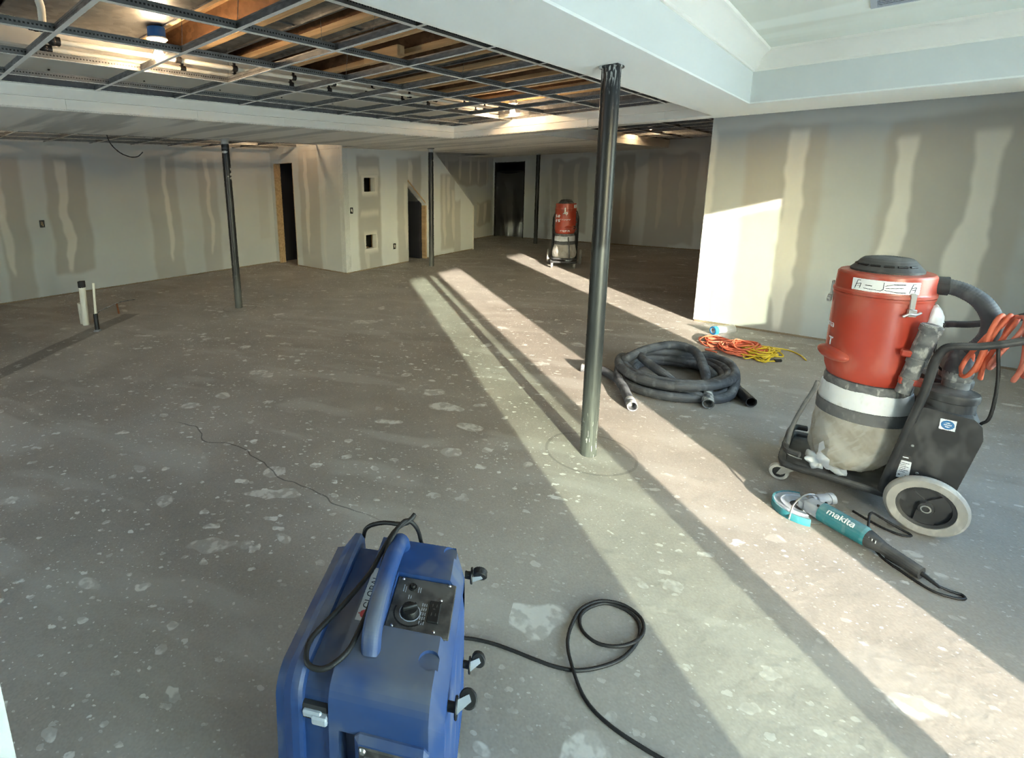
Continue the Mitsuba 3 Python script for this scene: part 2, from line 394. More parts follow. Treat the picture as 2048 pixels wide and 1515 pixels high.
win = sbox(YR - .12, 0, YB + .12, H_TOP).difference(sbox(-.03, 0, 1.57, 2.10)).difference(sbox(3.08, .66, 4.54, 2.12))
wall('wall_window', win, 'x', XW, .14, 900, 'm_white')
# sill plates behind the gap under the boards
put('baseboard_left', bx(XL - .12, XL - .004, YR, 8.1, 0, .04), 'm_plate', kind='structure')
put('baseboard_entry', cat_(bx(XL, -8.93, 5.854, 5.96, 0, .038), bx(-8.27, -6.81, 5.854, 5.96, 0, .038)), 'm_plate', kind='structure')
put('baseboard_stair', cat_(bx(-6.91, -6.804, 5.86, 7.535, 0, .038), bx(-6.91, -6.804, 8.09, 9.81, 0, .038)), 'm_plate', kind='structure')
put('baseboard_back', cat_(bx(XL, -7.9, YB + .004, YB + .11, 0, .038), bx(-6.95, XW, YB + .004, YB + .11, 0, .038)), 'm_plate', kind='structure')
put('baseboard_stairwell', bx(-8.06, -7.954, 5.98, YB, 0, .038), 'm_plate', kind='structure')
put('baseboard_right', bx(-1.335, XW, 6.354, 6.46, 0, .038), 'm_plate', kind='structure')
# room behind the entry door, closet behind the back door; their darkness is painted in
put('wall_closet', cat_(bx(-9.05, -6.9, 8.0, 8.12, 0, 2.4), bx(-7.95 + .01, -7.87, 5.98, 8.0, 0, 2.4), bx(-9.17, -9.05, 5.97, 8.12, 0, H_TOP)), 'm_room_shade', kind='structure')
put('wall_store', cat_(bx(-9.0, -5.8, 14.4, 14.5, 0, 2.5), bx(-9.1, -9.0, YB + .12, 14.5, 0, 2.5), bx(-5.9, -5.8, YB + .12, 14.5, 0, 2.5)), 'm_room_shade', kind='structure')
put('ceiling_store', bx(-9.1, -5.8, YB + .12, 14.5, 2.5, 2.56), 'm_room_shade', kind='structure')
T1, T2, T3, T4 = (-4.48, -1.28, -1.6, 5.97), (-9.05, -6.3, -2.9, 5.85), (-3.44, XW, 6.25, YB), (-.86, XW, -2.9, 5.25)
sof = sbox(XL, YR, XW, YB)
for t in (T1, T2, T3, T4):
    sof = sof.difference(sbox(t[0], t[2], t[1], t[3]))
sof = sof.difference(sbox(-7.95, 8.3, -6.92, 11.0))
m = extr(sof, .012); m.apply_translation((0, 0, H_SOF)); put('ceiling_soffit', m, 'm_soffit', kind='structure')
put('ceiling', bx(XL - .12, XW + .15, YR - .12, YB + .12, H_TOP, H_TOP + .1), 'm_osb', kind='structure')
put('ceiling_stairwell', bx(-7.95, -6.8, 8.3, 11.0, 2.5, 2.55), 'm_white', kind='structure')
# fascia boards of the trays, in two steps
def fascia(a, b, axis, pos, d):
    lo = bx(pos, pos + d * .014, a, b, H_SOF, 2.302) if axis == 'x' else bx(a, b, pos, pos + d * .014, H_SOF, 2.302)
    hi = bx(pos - d * .008, pos + d * .014, a, b, 2.304, 2.392) if axis == 'x' else bx(a, b, pos - d * .008, pos + d * .014, 2.304, 2.392)
    up = bx(pos + d * .002, pos + d * .014, a, b, 2.392, H_TOP) if axis == 'x' else bx(a, b, pos + d * .002, pos + d * .014, 2.392, H_TOP)
    return lo, hi, up
n = 0
for a, b, axis, pos, d in ((T1[2], T1[3], 'x', T1[0], -1), (T1[0], T1[1], 'y', T1[3], 1), (T1[2], T1[3], 'x', T1[1], 1), (T1[0], T1[1], 'y', T1[2], -1),
                           (T3[2], T3[3], 'x', T3[0], -1), (T3[0], T3[1], 'y', T3[2], -1), (T2[2], T2[3], 'x', T2[1], 1)):
    n += 1
    lo, hi, up = fascia(a, b, axis, pos, d)
    k = f'trim_{n}'
    put(k, hi, 'm_fascia', kind='structure')
    # the lower band is a row of short boards with hairline joints
    g, i = a, 0
    while g < b - .01 and n <= 2:
        e = min(b, g + 1.02 - .1 * (i % 3))
        pc = bx(pos, pos + d * .014, g + .002, e, H_SOF, 2.302) if axis == 'x' else bx(g + .002, e, pos, pos + d * .014, H_SOF, 2.302)
        put(k + '__board', pc, 'm_fascia')
        g, i = e, i + 1
    if n > 2:
        put(k + '__board', lo, 'm_fascia')
    put(k + '__backing', up, 'm_dark' if n > 4 else 'm_strap')
# drywall tray on the window side: beam face, header, crown, ceiling
put('ceiling_beam', cat_(bx(-.872, -.86, T4[2], T4[3] + .012, H_SOF + .012, H_TOP)), 'm_white', kind='structure')
put('ceiling_header', cat_(bx(-.872, XW, 5.25, 5.262, H_SOF + .012, H_TOP)), 'm_white', kind='structure')
put('ceiling_tray', bx(-.86, XW, T4[2], 5.25, 2.62, 2.64), 'm_tray', kind='structure')
crown = Polygon([(0, 2.47), (.012, 2.47), (.016, 2.485), (.03, 2.50), (.05, 2.535), (.075, 2.575), (.10, 2.595), (.115, 2.60), (.118, 2.62), (0, 2.62)])
def crown_mesh(L):
    return extr(crown, L)
c1 = crown_mesh(5.25 + 2.9); v = c1.vertices.copy(); c1.vertices = np.stack([-.86 + v[:, 0], T4[2] + v[:, 2], v[:, 1]], 1)
c2 = crown_mesh(XW + .86); v = c2.vertices.copy(); c2.vertices = np.stack([-.86 + v[:, 2], 5.25 - v[:, 0], v[:, 1]], 1); c2.invert()
put('trim_8', c1, 'm_fascia', 25, kind='structure'); put('trim_9', c2, 'm_fascia', 25, kind='structure')

# French door and window in the wall by the camera
def leaf(y0, y1, s0, s1, z0, z1, zz1, x=XW + .03):
    return cat_(bx(x, x + .045, y0, s0, z0, zz1), bx(x, x + .045, s1, y1, z0, zz1), bx(x, x + .045, s0, s1, z0, z1[0]), bx(x, x + .045, s0, s1, z1[1], zz1))
put('door_1', cat_(bx(XW - .01, XW + .14, -.03, .0, 0, 2.10), bx(XW - .01, XW + .14, 1.53, 1.57, 0, 2.10), bx(XW - .01, XW + .14, 0, 1.53, 2.075, 2.10), bx(XW, XW + .14, 0, 1.53, 0, .02)), 'm_white', kind='structure')
put('door_1__leaf', leaf(0, .78, .045, .70, .02, (.18, 2.04), 2.07), 'm_white')
put('door_1__pane', bx(XW + .05, XW + .052, .045, .70, .18, 2.04), 'm_glass')
put('door_1__leaf', cat_(bx(XW + .14, XW + .90, 1.56, 1.605, .02, .18), bx(XW + .14, XW + .90, 1.56, 1.605, 2.0, 2.07), bx(XW + .14, XW + .24, 1.56, 1.605, .02, 2.07), bx(XW + .80, XW + .90, 1.56, 1.605, .02, 2.07)), 'm_white')
put('door_1__leaf', bx(XW + .03, XW + .075, .78, .83, .02, 2.07), 'm_white')
put('window_1', cat_(bx(XW - .01, XW + .1, 3.08, 3.15, .66, 2.12), bx(XW - .01, XW + .1, 4.47, 4.54, .66, 2.12), bx(XW - .01, XW + .1, 3.15, 4.47, .66, .73), bx(XW - .01, XW + .1, 3.15, 4.47, 2.06, 2.12)), 'm_white', kind='structure')
put('window_1__pane', bx(XW + .05, XW + .052, 3.95, 4.47, .73, 1.96), 'm_glass')

# ---------------------------------------------------------------- support posts
def post(x, y, label, capped=False):
    t = thing('support_post', label, 'post', 'black steel posts')
    put(t + '__shaft', cyl((x, y, 0), (x, y, H_SOF - .014), .048, 40), 'm_post', 40)
    put(t + '__cap_plate', bx(x - .050, x + .050, y - .047, y + .047, H_SOF - .016, H_SOF, .004), 'm_post')
post(-1.08, 2.80, 'large black steel post standing in the stripe of sunlight, nearest to the camera')
post(-6.11, 3.30, 'black steel post standing alone in front of the left wall')
post(-6.10, 7.42, 'black steel post in front of the sloped stair wall')
post(-6.10, 11.56, 'black steel post near the back doorway')

# ---------------------------------------------------------------- ceiling grids (tees of the open ceiling)
def tee_x(x0, x1, y, H_GRID=H_GRID):
    return cat_(bx(x0, x1, y - .0015, y + .0015, H_GRID, H_GRID + .036), bx(x0, x1, y - .0035, y + .0035, H_GRID + .030, H_GRID + .040)), bx(x0, x1, y - .012, y + .012, H_GRID - .002, H_GRID)
def tee_y(y0, y1, x, H_GRID=H_GRID):
    return cat_(bx(x - .0015, x + .0015, y0, y1, H_GRID, H_GRID + .036), bx(x - .0035, x + .0035, y0, y1, H_GRID + .030, H_GRID + .038)), bx(x - .012, x + .012, y0, y1, H_GRID - .002, H_GRID - .0002)
def grid(label, x0, x1, y0, y1, xs, ys, wires=(), H_GRID=H_GRID):
    g = thing('ceiling_grid', label, 'ceiling grid')
    for y in ys:
        a, b = tee_x(x0, x1, y, H_GRID)
        k = put(g + '__main_tee', a, 'm_tee'); put(k + '__cap', b, 'm_tee_white')
    e = [y0] + list(ys) + [y1]
    for x in xs:
        for a, b in zip(e[:-1], e[1:]):
            if b - a < .05: continue
            m1, m2 = tee_y(a + .003, b - .003, x, H_GRID)
            k = put(g + '__cross_tee', m1, 'm_tee'); put(k + '__cap', m2, 'm_tee_white')
    for pos, ax in ((x0, 'x'), (x1, 'x'), (y0, 'y'), (y1, 'y')):
        d = .02
        s = 1 if pos in (x0, y0) else -1
        m = bx(pos, pos + s * d, y0, y1, H_GRID - .002, H_GRID) if ax == 'x' else bx(x0, x1, pos, pos + s * d, H_GRID - .002, H_GRID)
        put(g + '__wall_angle', m, 'm_tee_white')
    for x, y, lean in wires:
        put(g + '__hanger_wire', sweep(spline([(x, y, H_GRID + .03), (x + lean * .2, y + .01, 2.5), (x + lean, y + .02, 2.66)], 6), .0014, 5), 'm_tee')
    return g
XS1 = [-1.7125 - .6096 * j for j in range(5)]
YS1 = [.7628 + .6096 * i for i in range(-3, 9)]
grid('white and galvanized open ceiling grid over the middle of the room', T1[0], T1[1], T1[2], T1[3], XS1, YS1,
     [(XS1[1], YS1[4], .02), (XS1[0] - .3, YS1[5], .03), (XS1[1] - .25, YS1[5] + .1, -.02), (XS1[2], YS1[4], 0), (XS1[2], YS1[6], .02), (XS1[3], YS1[5], 0), (XS1[1], YS1[7], .02)])
grid('dim open ceiling grid along the left wall, behind the left post', T2[0], T2[1], T2[2], T2[3], [-6.9, -7.51, -8.12, -8.73], [YS1[0] - .61 + .6096 * i for i in range(-1, 12)], (), 2.318)
grid('dim open ceiling grid in the back right area, above the far vacuum', T3[0], T3[1], T3[2], T3[3], [-3.0, -2.39, -1.78, -1.17, -.56, .05, .66], [6.7 + .6096 * i for i in range(10)])

# joists above, with tan flanges and brown webs
for i in range(30):
    y = 1.845 + .4095 * (i - 11)
    if y > YB - .1: continue
    x0, x1 = XL, XW
    if 6.0 < y < 12.2: x0 = -6.7
    if y < 5.3: x1 = -.88
    t = thing('floor_joist', 'brown wooden I-joist with tan flanges crossing above the open ceiling grid', 'joist', 'floor joists above the ceiling grids')
    put(t + '__flange', bx(x0, x1, y - .029, y + .029, 2.605, 2.641), 'm_wood')
    put(t + '__flange', bx(x0, x1, y - .029, y + .029, 2.822, 2.858), 'm_wood')
    put(t + '__web', bx(x0, x1, y - .005, y + .005, 2.641, 2.822), 'm_osb')
def jy(k): return 1.845 + .4095 * k
# sheet metal ducts and pans in the joist bays
for k, (x0, x1, a, b, lab) in {0: (-4.4, -1.0, .035, .20, 'galvanized sheet metal duct in the joist bay right of the first bulb'), 1: (-4.4, -1.0, .035, .17, 'narrow galvanized duct, second of the ducts counted from the first bulb'),
        4: (-4.4, -1.0, .035, .18, 'galvanized duct, third of the ducts counted from the first bulb'), 5: (-4.4, -1.0, .06, .22, 'galvanized duct, fourth of the ducts counted from the first bulb'),
        7: (-4.4, -1.0, .035, .16, 'galvanized duct with a bright edge, nearest to the second bulb')}.items():
    t = thing('metal_duct', lab, 'duct')
    y = jy(k)
    put(t + '__body', bx(x0, x1, y + a, y + b, 2.625, 2.80, .012), 'm_metal')
    put(t + '__seam', bx(x0, x1, y + b - .012, y + b + .006, 2.612, 2.627), 'm_metal')
    for q in range(3):
        xx = -3.9 + q * 1.1 + .2 * (k % 2)
        put(t + '__drive_cleat', bx(xx, xx + .03, y + a - .004, y + b + .004, 2.618, 2.80, .003), 'm_metal')
t = thing('metal_pan', 'wide galvanized sheet metal pan above the grid, left of the first bulb', 'sheet metal')
put(t + '__sheet', bx(-3.68, -2.05, .66, 1.40, 2.597, 2.604), 'm_metal')
put(t + '__edge_strip', bx(-3.68, -2.05, 1.40, 1.412, 2.590, 2.604), 'm_metal')
t = thing('trunk_duct', 'pale flat trunk duct with screw heads along the left edge of the middle ceiling grid', 'duct')
put(t + '__body', bx(-4.47, -3.70, -1.5, 5.9, 2.47, 2.60, .01), 'm_duct_flat')
for i in range(22):
    put(t + '__screw', cyl((-3.95 - .35 * (i % 2), -1.2 + .32 * i, 2.462), (-3.95 - .35 * (i % 2), -1.2 + .32 * i, 2.472), .007, 8), 'm_black')
t = thing('wood_block', 'short tan wood block nailed under a joist near the middle of the grid', 'wood block')
put(t, bx(-3.02, -2.66, 2.86, 2.94, 2.55, 2.63, .004), 'm_wood')

# white water pipes
def pipe_run(label, pts, clamps, r=.015):
    t = thing('water_pipe', label, 'pipe', None)
    put(t + '__tube', sweep(pts, r, 12), 'm_pvc', 40)
    for (x, y, z), L in clamps:
        put(t + '__coupling', cat_(cyl((x, y - L, z), (x, y + L, z), r + .006, 12), bx(x - .006, x + .006, y - .008, y + .008, z, z + .06)), 'm_black', 40)
    put(t + '__elbow', cat_(trimesh.creation.icosphere(2, .026).apply_translation(pts[0]), cyl(np.array(pts[0]), np.array(pts[0]) + (0, .035, 0), .024, 10)), 'm_black', 40)
    return t
ys = [1.55, 1.95, 2.45, 2.85, 3.30, 3.8, 4.2, 4.7, 5.1]
pipe_run('white water pipe with black couplings above the grid, the one nearer the middle', [(-3.40, .86, 2.452), (-3.38, 2.7, 2.452), (-3.37, 5.5, 2.455)], [((-3.385, y, 2.452), .018) for y in ys])
pipe_run('white water pipe with black couplings above the grid, the one beside the pale trunk duct', [(-3.58, .86, 2.445), (-3.60, 2.7, 2.445), (-3.60, 5.5, 2.448)], [((-3.59, y + .12, 2.445), .018) for y in ys])
t = thing('water_pipe', 'short bent white pipes with black elbows at the upper left corner', 'pipe')
put(t + '__tube', sweep([(-2.60, .25, 2.50), (-2.62, .62, 2.50)], .017, 12), 'm_pvc', 40)
put(t + '__tube', sweep([(-2.62, .62, 2.50), (-2.95, .72, 2.49), (-3.30, .80, 2.462)], .017, 12), 'm_pvc', 40)
put(t + '__tube', sweep([(-3.1, .42, 2.48), (-3.18, .74, 2.46)], .017, 12), 'm_pvc', 40)
put(t + '__tube', sweep([(-2.2, .1, 2.50), (-2.6, .25, 2.50)], .017, 12), 'm_pvc', 40)
for p in ((-2.60, .25, 2.50), (-2.62, .62, 2.50), (-3.18, .74, 2.46)):
    put(t + '__elbow', cat_(trimesh.creation.icosphere(2, .027).apply_translation(p), cyl(np.array(p) - (0, .03, 0), np.array(p) + (0, .03, 0), .024, 10)), 'm_black', 40)

# bulbs: porcelain lamp holders under blue boxes
WARM = np.array([1.0, .70, .40])
def lamp(x, y, z, label, power, box='m_blue_box'):
    t = thing('light_bulb', label, 'light bulb')
    put(t + '__box', cat_(lathe([(0, z + .16), (.05, z + .16), (.052, z + .10), (0, z + .10)], 24, (x, y, 0))), box, 30)
    put(t + '__holder', lathe([(0, z + .102), (.058, z + .102), (.060, z + .095), (.05, z + .086), (.025, z + .08), (.022, z + .045), (0, z + .045)], 28, (x, y, 0)), 'm_porcelain', 40)
    pr = [(0, -.032), (.012, -.030), (.022, -.024), (.029, -.012), (.031, 0), (.029, .012), (.022, .028), (.015, .042), (.013, .05)]
    k = put(t + '__bulb', lathe([(r, z + q) for r, q in pr], 20, (x, y, 0)), 'm_porcelain', True)
    scene[k]['emitter'] = {'type': 'area', 'radiance': {'type': 'rgb', 'value': [float(v) for v in WARM * power]}}
    return t
BP = 2.6
lamp(-3.275, 1.384, 2.43, 'glowing bulb under a blue round box at the upper left', BP)
lamp(-3.33, 5.62, 2.44, 'glowing bulb under a white holder near the far corner of the middle grid', BP, 'm_porcelain')
lamp(-3.12, 10.035, 2.445, 'small glowing bulb in the dim back right ceiling', BP * .6, 'm_porcelain')
lamp(-7.3, .75, 2.52, 'bulb hidden above the left grid, lighting its tees at the left edge', BP * .75, 'm_porcelain')
lamp(-7.6, 5.1, 2.52, 'bulb hidden above the left grid, lighting its tees near the entry door', BP * .75, 'm_porcelain')

# ---------------------------------------------------------------- writing helpers
def on_cyl(mesh, R, a0):
    """Flat lettering (x right, y up, z out) wrapped on a cylinder of radius R, its origin at azimuth a0."""
    m = mesh.copy()
    m = m.subdivide_to_size(.02) if len(m.faces) < 4000 else m
    v = m.vertices
    a = a0 + v[:, 0] / R
    m.vertices = np.stack([(R + v[:, 2]) * np.cos(a), (R + v[:, 2]) * np.sin(a), v[:, 1]], 1)
    return m

def text(s, h, depth=.0012, bold=False):
    return meshkit.text_mesh(s, h, depth, bold)

def tmesh(M, m):
    m = m.copy(); m.apply_transform(M); return m

# ---------------------------------------------------------------- dust extractors
def vacuum(label, M, far=False):
    t = thing('dust_extractor', label, 'vacuum', None)
    P = lambda part, m, b, sm=False, **k: put(t + '__' + part, tmesh(M, m), b, sm, **k)
    R = .183
    drum = P('drum', lathe([(.150, .612), (.163, .618), (.178, .66), (R, .70), (R, 1.040), (R + .004, 1.046), (R + .004, 1.056), (R - .004, 1.060)], 64), 'm_red', 40)
    lid = P('lid', lathe([(R - .003, 1.058), (R + .006, 1.062), (R + .006, 1.074), (R - .001, 1.082), (R - .003, 1.155), (R - .012, 1.166), (.12, 1.170), (0, 1.171)], 64), 'm_red', 40)
    dome = P('motor_dome', lathe([(.135, 1.168), (.135, 1.178), (.120, 1.196), (.100, 1.222), (.088, 1.232), (.05, 1.238), (0, 1.239)], 48, squash=(1, 1)), 'm_plastic', 35)
    for q in range(6):
        a = math.radians(200 + 24 * q)
        c = np.array([.115 * math.cos(a), .115 * math.sin(a), 1.203])
        tv = np.array([-math.sin(a), math.cos(a), 0])
        P('motor_dome__slot', sweep([c - tv * .016, c + tv * .016], .006, 8), 'm_black', 40) if False else put(dome + '__slot', tmesh(M, sweep([c - tv * .018, c + tv * .018], .0055, 8)), 'm_black', 40)
    # inlet boss on the front, long and low
    boss = trimesh.creation.icosphere(3, 1.0)
    v = boss.vertices
    az = math.radians(212)
    tv, nv = np.array([-math.sin(az), math.cos(az), 0]), np.array([math.cos(az), math.sin(az), 0])
    boss.vertices = nv * (R - .012) + v[:, :1] * tv * .105 + v[:, 1:2] * nv * .045 + v[:, 2:] * np.array([0, 0, .036]) + [0, 0, .735]
    put(drum + '__inlet_boss', tmesh(M, boss), 'm_red', True)
    if far:
        n2 = np.array([math.cos(math.radians(232)), math.sin(math.radians(232)), 0])
        put(drum + '__inlet', tmesh(M, cyl(n2 * (R - .01) + [0, 0, .735], n2 * (R + .03) + [0, 0, .735], .030, 24)), 'm_plastic', 40)
    # writing that wraps round the drum
    w = text('Husqvarna', .030)
    put(drum + '__lettering', tmesh(M, on_cyl(w.apply_translation((-w.bounds[1][0], 0, 0)), R, math.radians(210)).apply_translation((0, 0, .868))), 'm_paper')
    if far:
        w = text('HEPA', .050, bold=True); w.apply_translation((-w.bounds[1][0] / 2, 0, 0))
        put(drum + '__lettering', tmesh(M, on_cyl(w, R - .003, math.radians(181)).apply_translation((0, 0, .655))), 'm_paper')
        lg = []
        for sx, sy, rot in ((-1, 1, .5), (1, 1, -.5), (-1, -1, -.5), (1, -1, .5)):
            p = trimesh.creation.box((.038, .052, .0014)); p.apply_transform(trimesh.transformations.rotation_matrix(rot, [0, 0, 1])); p.apply_translation((sx * .032, sy * .042, 0)); lg.append(p)
        put(drum + '__emblem', tmesh(M, on_cyl(cat_(*lg), R + .001, math.radians(133)).apply_translation((0, 0, .90))), 'm_paper')
        put(drum + '__emblem', tmesh(M, on_cyl(cat_(lathe([(.014, 0), (.024, 0), (.024, .0014), (.014, .0014)], 20), bx(-.005, .005, -.045, -.02, 0, .0014)), R + .001, math.radians(186)).apply_translation((0, 0, .995))), 'm_paper')
    else:
        w = text('T', .042, bold=True)
        put(drum + '__lettering', tmesh(M, on_cyl(w, R, math.radians(201)).apply_translation((0, 0, .775))), 'm_paper')
    # instruction strip on the lid with its little drawings
    strip = put(lid + '__sticker', tmesh(M, on_cyl(bx(0, .25, 0, .058, 0, .001), R - .001, math.radians(231)).apply_translation((0, 0, 1.086))), 'm_paper')
    dl = []
    def line(x0, y0, x1, y1, wd=.0012):
        p0, p1 = np.array([x0, y0]), np.array([x1, y1]); d = (p1 - p0) / np.linalg.norm(p1 - p0); nn = np.array([-d[1], d[0]]) * wd
        dl.append(extr(Polygon([p0 + nn, p1 + nn, p1 - nn, p0 - nn]), .0006))
    for ox in (.014, .212):
        line(ox, .008, ox + .010, .05); line(ox + .006, .03, ox + .024, .036); line(ox + .008, .022, ox + .02, .024); line(ox + .024, .036, ox + .02, .012); line(ox + .010, .05, ox + .022, .05)
    line(.05, .014, .112, .010); line(.055, .03, .08, .028, .002); line(.112, .010, .122, .02); line(.12, .02, .12, .05); line(.125, .034, .155, .044); line(.155, .044, .195, .046, .002); line(.128, .024, .19, .03); line(.125, .014, .165, .008); line(.165, .008, .2, .008, .0018)
    put(strip + '__drawing', tmesh(M, on_cyl(cat_(*dl), R + .0004, math.radians(231)).apply_translation((0, 0, 1.086))), 'm_print')
    # latches
    for a in (178, 302):
        a = math.radians(a)
        nv, tv = np.array([math.cos(a), math.sin(a), 0]), np.array([-math.sin(a), math.cos(a), 0])
        B = lambda x0, x1, y0, y1, z0, z1: frame(bx(x0, x1, y0, y1, z0, z1, .002), (0, 0, 0), nv, tv)
        put(drum + '__latch', tmesh(M, cat_(B(R + .002, R + .012, -.011, .011, 1.02, 1.095), B(R + .004, R + .02, -.016, .016, .985, 1.02), sweep(spline([nv * (R + .016) + tv * -.035 + [0, 0, .985], nv * (R + .018) + tv * -.015 + [0, 0, .998], nv * (R + .018) + tv * .012 + [0, 0, .996], nv * (R + .014) + tv * .034 + [0, 0, 1.006]], 6), .006, 8))), 'm_steel', 40)
    # lower ring, white cuff, strap, hanging bag with its knot
    P('ring', lathe([(.150, .615), (.166, .612), (.170, .600), (.170, .566), (.166, .556), (.150, .556)], 56), 'm_cuff', 40)
    cuff = lathe([(.166, .575), (.176, .562), (.180, .53), (.181, .485), (.178, .468)], 72)
    v = cuff.vertices; k = meshkit.fbm(v * 28, 3, 2) - .5; v[:, :2] *= (1 + .05 * k)[:, None]; v[:, 2] += .014 * (meshkit.noise(v * 14, 5) - .5)
    P('bag_cuff', cuff, 'm_cloth', True)
    st = lathe([(.182, .478), (.186, .476), (.186, .416), (.182, .414)], 64)
    P('strap', st, 'm_strap', 40)
    prof = [(.178, .47), (.181, .42), (.183, .36), (.178, .28), (.160, .20), (.125, .145), (.075, .118), (.03, .104), (.0, .100)] if not far else [(.178, .47), (.182, .42), (.205, .34), (.222, .26), (.205, .18), (.15, .135), (.075, .118), (.03, .112), (.0, .11)]
    pz = np.array(prof); n_ = 40
    tt = np.linspace(0, 1, n_); arc = np.r_[0, np.cumsum(np.linalg.norm(np.diff(pz, axis=0), axis=1))]; arc /= arc[-1]
    bag = lathe(np.stack([np.interp(tt, arc, pz[:, 0]), np.interp(tt, arc, pz[:, 1])], 1), 96)
    v = bag.vertices; low = np.clip((.44 - v[:, 2]) / .3, 0, 1)
    ang = np.arctan2(v[:, 1], v[:, 0])
    crease = np.abs(np.sin(ang * 5.5 + 5 * meshkit.noise(v * 6, 3) + v[:, 2] * 9)) ** .6 - .6
    v[:, :2] *= (1 + low * (.10 * (meshkit.fbm(v * 9, 3, 1) - .5) - .085 * crease))[:, None]
    if not far:
        v[:, 0] -= low ** 2 * .045; v[:, 1] -= low ** 2 * .035
        sq = np.clip((-.05 - v[:, 0]) / .12, 0, 1); v[:, 2] += 0
    b = P('dust_bag', bag, 'm_bag', True)
    K = np.array([-.135, -.115, .135]) if not far else np.array([-.15, -.08, .12])
    kn = lathe([(.0, -.03), (.030, -.026), (.042, -.008), (.03, .006), (.018, .012), (.024, .02), (.055, .05), (.06, .075)], 40)
    v = kn.vertices; v[:, :2] *= (1 + .35 * np.sin(np.arctan2(v[:, 1], v[:, 0]) * 7)[:, None] * .5); v += (meshkit.fbm(v * 30, 2, 4) - .5)[:, None] * .012
    kn.apply_scale(1.35 if not far else 1.0); kn.apply_transform(trimesh.transformations.rotation_matrix(.9, [.5, 1, 0])); kn.apply_translation(K)
    put(b + '__knot', tmesh(M, kn), 'm_paper', True)
    # hanging grey webbing at the front
    P('webbing', sweep(spline([(-.186, -.07, .56), (-.20, -.075, .50), (-.232, -.09, .40), (-.262, -.10, .28), (-.275, -.105, .18)], 8), [.006] + [.013] * 31 + [.006], 8) if False else sweep(spline([(-.186, -.07, .56), (-.20, -.075, .50), (-.232, -.09, .40), (-.262, -.10, .28), (-.272, -.105, .17)], 8), .010, 8), 'm_strap', True)
    P('webbing', sweep(spline([(-.272, -.105, .17), (-.268, -.115, .13), (-.24, -.12, .118), (-.20, -.125, .118)], 6), .004, 6), 'm_cuff', True)
    # base tray, rails and rear frame
    tray = cat_(bx(-.275, .14, -.215, .215, .088, .104, .006))
    outline = spline([(-.12, -.222, .108), (-.235, -.222, .108), (-.278, -.18, .108), (-.284, 0, .108), (-.278, .18, .108), (-.235, .222, .108), (-.12, .222, .108)], 8)
    base = P('base', tray, 'm_plastic', 30)
    rail = np.vstack([[(.20, -.222, .108), (.12, -.222, .108)], outline, [(.12, .222, .108), (.20, .222, .108)]])
    put(base + '__rail', tmesh(M, sweep(rail, .019, 10)), 'm_plastic', 40)
    P('bumper', sweep(spline([(-.21, -.19, .17), (-.27, -.16, .17), (-.278, 0, .17), (-.27, .16, .17), (-.21, .19, .17)], 8), .016, 10), 'm_plastic', 40)
    for s in (-1, 1):
        P('frame_tube', sweep(spline([(.112, s * .222, .10), (.118, s * .222, .18), (.150, s * .222, .40), (.188, s * .222, .66), (.200, s * .222, .80), (.222, s * .222, .872), (.262, s * .222, .892), (.33, s * .215, .905), (.43, s * .20, .945), (.50, s * .18, .99)], 8), .0165, 12), 'm_plastic', 40)
        P('frame_panel', hull([(x, s * .222 + d, z) for x, z in ((.108, .12), (.135, .12), (.18, .50), (.153, .50)) for d in (-.012, .012)]), 'm_plastic')
    P('handle', sweep(spline([(.50, -.18, .99), (.54, -.14, 1.005), (.55, 0, 1.01), (.54, .14, 1.005), (.50, .18, .99)], 8), .0165, 12), 'm_plastic', 40)
    # filter housing leaning back, its two towers
    prof = Polygon([(.117, .112), (.338, .178), (.388, .485), (.378, .545), (.352, .572), (.192, .585), (.182, .548)]).buffer(-.012).buffer(.012)
    hs = extr(prof, .44); v = hs.vertices.copy(); hs.vertices = np.stack([v[:, 0], -.225 + v[:, 2], v[:, 1]], 1); hs.invert()
    h = P('filter_housing', hs, 'm_plastic', 30)
    dx = .0
    for yy in (-.115, .115):
        put(h + '__tower', tmesh(M, lathe([(.088, .50), (.086, .615), (.092, .62), (.094, .645), (.090, .655), (.03, .668), (0, .668)], 40, (.278 + dx, yy, 0))), 'm_plastic', 35)
        put(h + '__cuff', tmesh(M, lathe([(.045, .665), (.046, .70), (.050, .705), (.050, .742), (.044, .748)], 32, (.290, yy * .72, 0))), 'm_cuff', 35)
    if not far:
        Y = -.2265
        st = put(h + '__sticker', tmesh(M, bx(.252, .302, Y - .001, Y, .500, .550)), 'm_paper')
        ring = frame(lathe([(.012, 0), (.021, 0), (.021, .001), (.012, .001)], 32), (.277, Y - .001, .525), (1, 0, 0), (0, 0, 1), (0, -1, 0))
        put(st + '__emblem', tmesh(M, cat_(ring, bx(.266, .288, Y - .002, Y - .001, .518, .523), bx(.266, .288, Y - .002, Y - .001, .527, .532))), 'm_sticker_blue')
        st = put(h + '__sticker', tmesh(M, bx(.150, .192, Y - .001, Y, .215, .305)), 'm_paper')
        lines = [bx(.156, .186 - .01 * (i % 2), Y - .0016, Y - .001, .292 - .009 * i, .2945 - .009 * i) for i in range(6)] + [bx(.178, .187, Y - .0016, Y - .001, .222, .232), bx(.155, .162, Y - .0016, Y - .001, .228, .234)]
        put(st + '__lettering', tmesh(M, cat_(*lines)), 'm_print')
        st = put(h + '__sticker', tmesh(M, bx(.154, .186, Y - .001, Y, .312, .333)), 'm_panel')
        put(st + '__print', tmesh(M, bx(.158, .180, Y - .0016, Y - .001, .320, .325)), 'm_paper')
